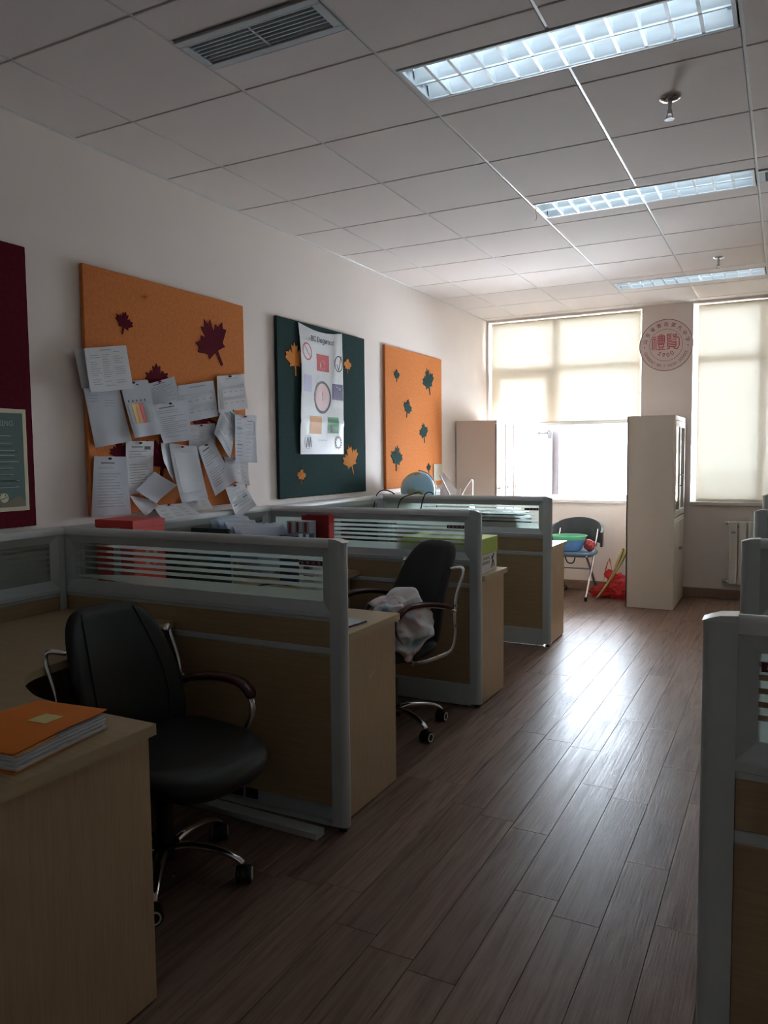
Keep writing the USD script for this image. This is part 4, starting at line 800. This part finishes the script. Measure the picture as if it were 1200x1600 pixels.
for k, (a, b) in enumerate(((Y0+0.024, ym-0.002), (ym+0.002, Y1-0.024))):
    f = 0.045
    d = obj('glazed_door', cat(bx(X1-0.016, X1+0.004, a, a+f, 0.84, BH-0.045), bx(X1-0.016, X1+0.004, b-f, b, 0.84, BH-0.045), bx(X1-0.016, X1+0.004, a+f, b-f, 0.84, 0.90), bx(X1-0.016, X1+0.004, a+f, b-f, BH-0.10, BH-0.045)), 'bookcase_paint', bc)
    obj('pane', bx(X1-0.008, X1-0.004, a+f, b-f, 0.90, BH-0.10), 'pane_glass', d)
    hy = b-0.028 if k == 0 else a+0.028
    obj('handle', tube([(X1+0.004, hy, 1.22), (X1+0.026, hy, 1.22), (X1+0.026, hy, 1.12), (X1+0.004, hy, 1.12)], 0.006, 8), 'steel', d, smooth=30)
    d = obj('lower_door', bx(X1-0.016, X1+0.004, a, b, 0.055, 0.795, 0.003), 'bookcase_paint', bc)
    obj('handle', cat(tube([(X1+0.004, hy, 0.53), (X1+0.024, hy, 0.53)], 0.012, 12), bx(X1+0.02, X1+0.03, hy-0.03, hy+0.008, 0.522, 0.538, 0.003)), 'steel', d, smooth=30)
# radiator under the right window
ra = thing('radiator', 'cream panel radiator under the right window', 'radiator')
RX0, RX1, RY = 2.105, 2.905, YW-0.075
n = 10
for k in range(n):
    a = RX0+(RX1-RX0)*k/n
    obj('fin', cat(bx(a+0.004, a+0.074, RY-0.035, RY-0.02, 0.165, 0.768, 0.005), bx(a+0.030, a+0.048, RY-0.02, RY+0.03, 0.17, 0.765, 0.003)), 'radiator_white', ra)
for zz in (0.752, 0.185): obj('header_pipe', tube([(RX0-0.012, RY, zz), (RX1+0.01, RY, zz)], 0.017, 12), 'radiator_white', ra, smooth=40)
obj('valve', cat(tube([(RX0-0.012, RY, 0.185), (RX0-0.055, RY-0.005, 0.19)], 0.014, 10), tube([(RX0-0.03, RY, 0.185), (RX0-0.03, RY+0.06, 0.18)], 0.009, 8)), 'steel', ra, smooth=40)
obj('plug', tube([(RX0-0.03, RY, 0.752), (RX0-0.012, RY, 0.752)], 0.02, 10), 'steel', ra, smooth=40)
obj('badge', bx(RX0+0.022, RX0+0.058, RY-0.0365, RY-0.035, 0.655, 0.675, 0.0004), 'ink_grey', ra)
obj('wall_bracket', cat(bx(RX0+0.06, RX0+0.10, RY+0.03, YW-0.003, 0.70, 0.73), bx(RX1-0.10, RX1-0.06, RY+0.03, YW-0.003, 0.70, 0.73)), 'steel', ra)

# ------------------------------------------------------------------ folding chair with basin, bag and stalks by the window wall
fc = thing('folding_chair', 'small chrome folding chair with grey-blue seat under the left window', 'chair', (0.70, 5.74, 0))
tb = lambda pts, r=0.011: tube(pts, r, 10)
for sx in (-1, 1):
    X = 0.195*sx
    obj('leg', tb([(X, 0.20, 0.66), (X, 0.16, 0.60), (X*0.93, -0.27, 0.015)]), 'chrome', fc, smooth=40)
    obj('leg', tb([(X*0.86, -0.20, 0.43), (X*0.86, 0.0, 0.28), (X*0.82, 0.31, 0.015)]), 'steel', fc, smooth=40)
    obj('foot_cap', cat(tube([(X*0.93, -0.27, 0.04), (X*0.93, -0.274, 0.0)], 0.014, 10), tube([(X*0.82, 0.305, 0.04), (X*0.82, 0.315, 0.0)], 0.014, 10)), 'rubber', fc)
obj('cross_bar', tb([(-0.165, 0.0, 0.28), (0.165, 0.0, 0.28)], 0.007), 'steel', fc)
obj('seat_loop', tb(smoothpath([(-0.05, -0.16, 0.41), (-0.025, -0.15, 0.355), (0.025, -0.15, 0.355), (0.05, -0.16, 0.41)]), 0.006), 'chair_back_grey', fc, smooth=True)
obj('seat', move(cushion(0.215, 0.215, 0.05, 4.5), (0, 0.0, 0.415)), 'seat_blue', fc, smooth=True)
def fback(u, v):
    a = math.radians(-8+196*u); return (0.275*math.cos(a), 0.06+0.235*math.sin(a), 0.50+0.235*v*(0.62+0.38*math.sin(math.pi*u))+0.04*math.sin(math.pi*u))
obj('backrest', surf(fback, 30, 10, 0.022), 'chair_back_grey', fc, smooth=40)
bs = thing('plastic_basin', 'blue plastic basin with a green rim on the folding chair', 'basin', (0.665, 5.68, 0.467))
R = 0.17
obj('bowl', lathe([(0, 0), (0.105, 0), (0.115, 0.004), (0.145, 0.065), (0.158, 0.118), (0.155, 0.118), (0.141, 0.066), (0.111, 0.008), (0, 0.006)], 40), 'basin_blue', bs, smooth=40)
obj('rim', lathe([(0.154, 0.112), (0.158, 0.112), (0.166, 0.142), (0.178, 0.146), (0.178, 0.152), (0.163, 0.152), (0.152, 0.118), (0.154, 0.112)], 40), 'basin_green', bs, smooth=40)
q = trimesh.creation.icosphere(4, 1.0); v = np.array(q.vertices); v = v*(1+0.5*(meshkit.fbm(v*2.2+3, 3, 9)-0.5))[:, None]*[0.055, 0.05, 0.055]
obj('red_cloth', (v+[0.872, 5.655, 0.530], np.array(q.faces)), 'red_cloth', label='red cloth tucked beside the basin on the folding chair', cat_='cloth', smooth=True)
bg = thing('red_carrier_bag', 'red plastic carrier bag slumped on the floor beside the bookcase', 'bag', (1.135, 5.80, 0))
q = trimesh.creation.icosphere(5, 1.0); v = np.array(q.vertices)
k = 1+0.55*(meshkit.fbm(v*2.4+1, 4, 21)-0.5)-0.35*np.abs(meshkit.noise(v*3.1, 22)-0.5)
v = v*k[:, None]*[0.12, 0.13, 0.13]; v[:, 2] += 0.115; v[:, 2] = np.maximum(v[:, 2], 0.002)
obj('bag_body', (v, np.array(q.faces)), 'red_film', bg, smooth=True)
v2 = np.array(q.vertices); k = 1+0.7*(meshkit.fbm(v2*2.8+4, 4, 31)-0.5)-0.4*np.abs(meshkit.noise(v2*3.6, 32)-0.5)
v2 = v2*k[:, None]*[0.13, 0.10, 0.065]+[-0.155, -0.02, 0.066]; v2[:, 2] = np.maximum(v2[:, 2]-0.12*np.clip(-v2[:, 0]-0.15, 0, 1), 0.002)
obj('bag_fold', (v2, np.array(q.faces)), 'red_film', bg, smooth=True)
def hand(u, v, s):
    a = math.pi*u; w = 0.020+0.045*abs(math.cos(a))
    return (s-0.045*math.cos(a)*(1+0.1*v)+0.02*math.sin(6*u), -0.03+0.05*(v-0.5), 0.20+0.19*math.sin(a)**0.8+w*(v-0.5)*math.cos(a))
obj('bag_handle', surf(lambda u, v: hand(u, v, -0.095), 26, 8, 0.0012), 'red_film', bg, smooth=True)
obj('bag_neck', surf(lambda u, v: (-0.11+0.16*u+0.03*math.sin(7*v), -0.06+0.02*math.sin(9*u), 0.12+0.17*v*(1-0.5*u)), 14, 10, 0.0012), 'red_film', bg, smooth=True)
sk = thing('dried_stalks', 'bundle of dried yellowish stalks leaning over the red bag', 'stalks')
for k in range(4):
    q = np.random.default_rng(60+k); o = q.uniform(-0.02, 0.02, 3)
    P = smoothpath(np.array([(0.97, 5.60, 0.03), (1.05, 5.62, 0.15), (1.11, 5.64, 0.26), (1.155+0.01*k, 5.66, 0.40), (1.185+0.012*k, 5.69, 0.50)])+o*[1, 1, 0.4], 5)
    obj('stalk', tube(P, np.linspace(0.006, 0.013, len(P)), 8, flat=np.linspace(0.008, 0.018, len(P))), 'stalk' if k % 2 == 0 else 'stalk_dark', sk, smooth=True)

# ------------------------------------------------------------------ things on the near desk
fo = thing('ring_folder', 'orange folder thick with papers on the lower left desk', 'folder', (0.905, -0.835, 0.7452), 0)
# local: a long A4 folder, spine to the left front
fpts = [(0.985-0.875+0.14, -0.04), (0.17, 0.205), (-0.10, 0.30), (-0.40, 0.10), (-0.42, -0.10)]
A_ = np.array([0.21, -0.10]); B_ = np.array([0.165, 0.20]); C_ = np.array([-0.06, 0.175]); D_ = np.array([-0.02, -0.13])
def fsurf(z0, bow):
    def fn(u, v):
        p = (D_*(1-u)+A_*u)*(1-v)+(C_*(1-u)+B_*u)*v
        return (p[0], p[1], z0+bow*(math.sin(math.pi*min(1, v*1.0))**2*0.4*(1-0.7*u)+0.35*max(0, v-0.8)))
    return fn
obj('back_cover', surf(fsurf(0.004, 0.0), 10, 12, 0.003), 'folder_orange', fo)
for k in range(7):
    z = 0.006+0.0052*k; f0 = fsurf(z+0.003, 0.012)
    sh = np.random.default_rng(200+k).uniform(-0.006, 0.006, 2)
    obj('paper_bundle', move(surf(lambda u, v, f0=f0: (np.array(f0(u*0.96+0.02, v*0.96+0.02))-[0, 0, 0.004*u*v]), 10, 12, 0.0036), (sh[0]+0.004, sh[1], 0)), 'paper_white' if k % 2 else 'paper_cool', fo)
obj('front_cover', surf(fsurf(0.047, 0.028), 14, 16, 0.003), 'folder_orange', fo, smooth=True)
f1 = fsurf(0.0485, 0.028)
obj('name_note', surf(lambda u, v: f1(0.50+0.24*u, 0.52+0.20*v), 6, 6, 0.0006), 'note_cream', fo, label='cream note stuck on the cover')
obj('tan_corner', surf(lambda u, v: np.array(fsurf(0.0445, 0.02)(0.70+0.29*u, 0.02+0.42*v))+[0.012, -0.004, -0.002], 8, 8, 0.0016), 'folder_tan', fo, label='tan divider corner')
obj('spine', surf(lambda u, v: (D_[0]*(1-v)+C_[0]*v-0.012*math.sin(math.pi*u), D_[1]*(1-v)+C_[1]*v, 0.002+0.046*u), 8, 10, 0.003), 'folder_orange', fo, smooth=True)

# ------------------------------------------------------------------ things on the second desk
DZ = 0.7453
rb = thing('file_carton', 'red file carton with grey tape behind the left end of the front partition', 'carton')
cx0, cx1, cy0, cy1 = -0.306, -0.068, 0.59, 0.79
obj('box', bx(cx0, cx1, cy0, cy1, DZ, 1.136, 0.003), 'carton_red', rb)
obj('tape', cat(bx(cx0+0.11, cx0+0.155, cy0-0.001, cy0+0.001, DZ, 1.137, 0.0003), bx(cx0+0.11, cx0+0.155, cy0, cy1, 1.1355, 1.137, 0.0003)), 'carton_tape', rb)
obj('bright_side', bx(cx1, cx1+0.0012, cy0, cy1, DZ, 1.136, 0.0003), 'carton_bright', rb)
obj('lid_fold', bx(cx0-0.002, cx1+0.003, cy0-0.003, cy1+0.003, 1.105, 1.139, 0.001), 'carton_red', rb)
obj('side_marks', cat(*[bx(cx1+0.001, cx1+0.002, cy0+0.07+0.05*a, cy0+0.095+0.05*a, 0.975-0.05*b, 0.982-0.05*b+0.012, 0.0002) for a in range(2) for b in range(2)]), 'carton_tape', rb)
bd = thing('red_binder', 'dark red ring binder standing at the far end of the second desk', 'binder')
obj('cover', cat(bx(-0.02, 0.17, 1.90, 1.905, DZ, 1.075), bx(-0.02, 0.17, 1.955, 1.96, DZ, 1.075)), 'binder_red', bd)
obj('spine', bx(0.165, 0.175, 1.90, 1.96, DZ, 1.075, 0.003), 'carton_bright', bd)
obj('pages', bx(-0.005, 0.163, 1.907, 1.953, DZ+0.005, 1.065), 'paper_cream', bd)
gl = thing('card_box', 'grey card box with white cards before the dark red binder', 'box')
obj('box', bx(-0.06, 0.10, 1.80, 1.875, DZ, 1.045), 'card_grey', gl)
for k in range(5): obj('card', bx(-0.045+0.028*k, -0.030+0.028*k, 1.797, 1.8015, 0.95, 1.04, 0.0005), 'paper_white' if k % 2 else 'binder_red', gl)
sl = thing('plastic_sleeves', 'heap of pale blue plastic sleeves leaning on the wall screen of the second desk', 'plastic sleeves')
for k in range(6):
    obj('sleeve', surf(lambda u, v, k=k: (-0.27+0.035*k+0.15*v*(0.4+0.06*k), 1.36+0.34*u+0.02*k, 1.075-0.012*k-0.235*v**1.5+0.015*math.sin(3*u+k)), 12, 10, 0.0008), 'thin_plastic', sl, smooth=True)
tl = thing('teal_folder', 'dark teal folder standing beside the plastic sleeves', 'folder')
obj('cover', bx(-0.22, 0.03, 1.15, 1.165, DZ, 1.055, 0.001), 'teal', tl); obj('pages', bx(-0.21, 0.02, 1.166, 1.19, DZ, 1.03, 0.001), 'paper_grey', tl)
def bx_obj(name, b, mat, label, cat_, parts=()):
    t = thing(name, label, cat_)
    obj('body', bx(*b, 0.003), mat, t)
    for nm, bb, mm in parts: obj(nm, bx(*bb, 0.001), mm, t)
    return t
bx_obj('file_rack', (-0.28, -0.02, 0.90, 1.08, DZ, 0.98), 'black_plastic', 'black file rack behind the front partition glass', 'file rack', [('divider', (-0.25, -0.03, 0.94, 0.945, 0.98, 1.03), 'paper_grey'), ('divider', (-0.25, -0.03, 1.0, 1.005, 0.98, 1.02), 'blue_dark'), ('divider', (-0.25, -0.03, 1.04, 1.045, 0.98, 1.03), 'paper_white')])
bx_obj('desk_organiser', (0.13, 0.25, 1.45, 1.62, DZ, 1.00), 'blue_dark', 'dark blue desk organiser on the second desk', 'organiser', [('paper_slip', (0.251, 0.254, 1.46, 1.50, 0.82, 1.01), 'paper_white'), ('paper_slip', (0.251, 0.254, 1.53, 1.56, 0.82, 1.0), 'paper_cool')])
cn = thing('paper_roll', 'white paper roll canister by the right end of the front partition glass', 'canister', (0.555, 1.235, DZ))
obj('roll', lathe([(0, 0), (0.055, 0), (0.057, 0.003), (0.057, 0.172), (0.054, 0.176), (0.02, 0.176), (0.02, 0.16), (0, 0.16)], 32), 'paper_white', cn, smooth=40)
wb = thing('tissue_box', 'white tissue box with a dark print beside the paper roll', 'box')
obj('box', bx(0.37, 0.485, 1.28, 1.40, DZ, 0.90, 0.003), 'paper_white', wb)
obj('print', cat(bx(0.40, 0.44, 1.278, 1.2805, 0.85, 0.88, 0.0003), bx(0.40, 0.455, 1.278, 1.2805, 0.795, 0.82, 0.0003), bx(0.448, 0.454, 1.278, 1.2805, 0.85, 0.885, 0.0003)), 'ink_dark', wb)
bx_obj('sticky_pad', (0.44, 0.54, 1.02, 1.10, DZ, DZ+0.02), 'yellow_pad', 'pale yellow note pad in front of the paper roll', 'note pad')
def slab(name, cx, cy, w, d, h, deg, mat, label, cat_, extra=None):
    t = thing(name, label, cat_, (cx, cy, DZ), deg)
    obj('body', bx(-w/2, w/2, -d/2, d/2, 0, h, min(0.003, h*0.3)), mat, t)
    if extra: obj(extra[0], bx(-w/2+extra[3], w/2-extra[3], -d/2+extra[3], d/2-extra[3], h, h+extra[2], 0.0004), extra[1], t)
    return t
slab('tablet', 0.72, 0.73, 0.19, 0.25, 0.009, 62, 'black_plastic', 'black tablet lying behind the front partition glass', 'tablet', ('screen', 'vent_dark', 0.0006, 0.01))
slab('keyboard', 0.33, 0.98, 0.16, 0.40, 0.018, 12, 'black_plastic', 'black keyboard lying on the second desk', 'keyboard', ('key_field', 'rubber', 0.006, 0.012))
slab('loose_paper', 0.55, 0.66, 0.21, 0.297, 0.0012, 70, 'paper_white', 'white sheet lying left of the black tablet', 'paper')
slab('loose_paper', 0.28, 0.66, 0.21, 0.297, 0.0015, 48, 'paper_cool', 'white sheet lying beside the red file carton', 'paper')
slab('notebook', 0.545, 0.90, 0.15, 0.21, 0.014, 25, 'paper_cream', 'cream notebook lying before the black keyboard', 'notebook', ('label_patch', 'paper_grey', 0.0006, 0.04))
nb = thing('writing_pad', 'white writing pad with a black edge at the end of the second desk', 'writing pad')
pp_ = [(0.84, 0.53), (1.045, 0.535), (1.065, 0.735), (0.86, 0.775)]
obj('backing', prism(pp_, 0.006, o=(0, 0, DZ)), 'black_plastic', nb); obj('sheets', prism(Polygon(pp_).buffer(-0.004), 0.002, o=(0, 0, DZ+0.006)), 'paper_white', nb)
obj('desk_cable', tube(smoothpath([(0.12, 1.1, DZ+0.006), (0.20, 1.26, DZ+0.02), (0.28, 1.34, DZ+0.006), (0.26, 1.44, DZ+0.006), (0.34, 1.50, DZ+0.006)]), 0.004, 8), 'black_plastic', label='black cable lying across the second desk', cat_='cable', smooth=True)

# ------------------------------------------------------------------ things on the third desk
cb = thing('paper_carton', 'white copier paper carton with a green lid on the third desk', 'carton')
bx0, bx1, by0_, by1_ = 0.575, 1.052, 2.085, 2.372
obj('box', bx(bx0, bx1, by0_, by1_, DZ, 0.93, 0.003), 'carton_white', cb)
lid = obj('lid', bx(bx0-0.005, bx1+0.005, by0_-0.005, by1_+0.005, 0.855, 0.948, 0.003), 'carton_green', cb)
obj('lid_patch', bx(bx0+0.10, bx1-0.10, by0_+0.08, by1_-0.08, 0.948, 0.9486, 0.0002), 'ink_dark', lid, label='dark printed patch on the lid')
pr = [bx(bx1, bx1+0.001, by0_+0.05+0.016*i, by0_+0.062+0.016*i, 0.822, 0.838, 0.0002) for i in range(7)]+[bx(bx1, bx1+0.001, by0_+0.04+0.016*i, by0_+0.052+0.016*i, 0.795, 0.813, 0.0002) for i in range(8)]
obj('box_print', cat(*pr), 'ink_grey', cb)
obj('runner_figure', cat(*[tube([(bx1+0.0008, by0_+a, z) for a, z in l], 0.0035, 6) for l in ([(0.20, 0.835), (0.215, 0.81), (0.20, 0.785), (0.195, 0.765)], [(0.215, 0.81), (0.235, 0.79), (0.235, 0.77)], [(0.19, 0.82), (0.215, 0.825), (0.235, 0.845)])]), 'ink_dark', cb)
slab('document_tray', 0.08, 2.45, 0.26, 0.34, 0.06, 6, 'black_plastic', 'black document tray on the third desk behind the second glass', 'document tray', ('sheets', 'paper_grey', 0.004, 0.02))
bx_obj('black_printer_base', (-0.25, 0.05, 2.75, 3.05, DZ, 0.98), 'black_plastic', 'black box-shaped device on the third desk under the green board', 'device', [('top_panel', (-0.22, 0.02, 2.78, 3.02, 0.98, 0.985), 'rubber')])
bx_obj('paper_stack', (0.30, 0.51, 2.10, 2.40, DZ, 0.80), 'paper_white', 'stack of white paper left of the green-lidded carton', 'paper stack', [('top_sheet', (0.302, 0.505, 2.105, 2.39, 0.80, 0.8015), 'paper_cool')])

# ------------------------------------------------------------------ things on the fourth desk
gb = thing('globe', 'pale blue globe behind the third partition beside the far orange board', 'globe', (-0.135, 3.83, DZ))
obj('ball', move(trimesh.creation.icosphere(4, 0.148), (0, 0, 0.40)), 'globe_print', gb, smooth=True)
obj('stand', cat(lathe([(0, 0), (0.09, 0), (0.09, 0.012), (0.03, 0.03), (0.014, 0.05), (0.012, 0.24), (0, 0.24)], 24)), 'black_plastic', gb, smooth=40)
obj('meridian', tube([(0.158*math.sin(a), 0, 0.40-0.158*math.cos(a)) for a in np.linspace(0, math.pi, 20)], 0.005, 8), 'steel', gb, smooth=True)
bgw = thing('paper_bag', 'white paper carrier bag with folded top on the fourth desk', 'bag')
obj('bag_sheet', cat(surf(lambda u, v: (-0.27+0.16*u, 4.56+0.10*v+0.02*u, DZ+0.53*v-0.20*u*v), 8, 10, 0.004), surf(lambda u, v: (-0.25+0.20*u, 4.52+0.04*v, DZ+0.33*v+0.05*v*math.cos(2*math.pi*u)), 10, 8, 0.004)), 'bag_white', bgw)
obj('bag_flap', cat(tube(smoothpath([(-0.26, 4.58, 1.24), (-0.16, 4.59, 1.05), (-0.09, 4.58, 1.00)]), 0.008, 8, flat=0.014), tube(smoothpath([(-0.08, 4.57, 1.00), (-0.01, 4.58, 1.13), (0.04, 4.59, 1.20), (0.055, 4.59, 1.17), (0.05, 4.58, 1.02), (0.045, 4.57, 0.9)]), 0.006, 8, flat=0.018)), 'bag_white', bgw, smooth=True)
obj('bag_side', bx(-0.10, 0.05, 4.52, 4.66, DZ, 1.06, 0.004), 'bag_white', bgw)
obj('wall_card', bx(XL+0.028, XL+0.031, 4.63, 4.83, 1.19, 1.345, 0.0004), 'paper_cream', label='cream card pinned over the lower right corner of the far orange board', cat_='card')
pn = thing('printer', 'black office printer on the fourth desk behind the third glass', 'printer')
obj('case', bx(0.30, 0.80, 3.625, 3.95, DZ, 0.955, 0.02), 'rubber', pn)
obj('scanner_lid', bx(0.32, 0.78, 3.64, 3.94, 0.955, 0.985, 0.012), 'rubber', pn)
obj('front_panel', bx(0.42, 0.70, 3.622, 3.6255, 0.84, 0.91, 0.001), 'ink_grey', pn)
obj('output_tray', bx(0.795, 0.92, 3.66, 3.92, 0.80, 0.83, 0.004), 'card_grey', pn)
obj('printed_page', bx(0.86, 1.035, 3.75, 3.985, DZ, DZ+0.0012, 0.0003), 'paper_white', label='white printed page at the aisle end of the fourth desk', cat_='paper')
for k, (p, lab) in enumerate((([(-0.22, 3.56, 1.117), (-0.25, 3.54, 1.14), (-0.30, 3.49, 1.15), (-0.33, 3.44, 1.10), (-0.34, 3.42, 0.98)], 'black cable looping over the wall end of the third partition'),
                              ([(0.02, 3.64, 0.98), (0.015, 3.59, 1.10), (0.0, 3.56, 1.134), (-0.04, 3.53, 1.124), (-0.13, 3.49, 1.08), (-0.17, 3.48, 0.95)], 'black cable arching over the third partition, the left of two arches'),
                              ([(0.12, 3.66, 0.95), (0.11, 3.60, 1.10), (0.09, 3.565, 1.136), (0.06, 3.53, 1.118), (0.04, 3.50, 1.02), (0.03, 3.49, 0.92)], 'black cable arching over the third partition, the right of two arches'))):
    obj('cable', tube(smoothpath(p, 8), 0.0045, 8), 'black_plastic', label=lab, cat_='cable', smooth=True)
obj('paper_scrap', move(prism([(0, 0), (0.016, 0.004), (0.012, 0.012), (0.002, 0.009)], 0.002), (2.126, -0.335, 0.0003)), 'paper_white', label='tiny white paper scrap on the floor at the bottom right', cat_='paper scrap')
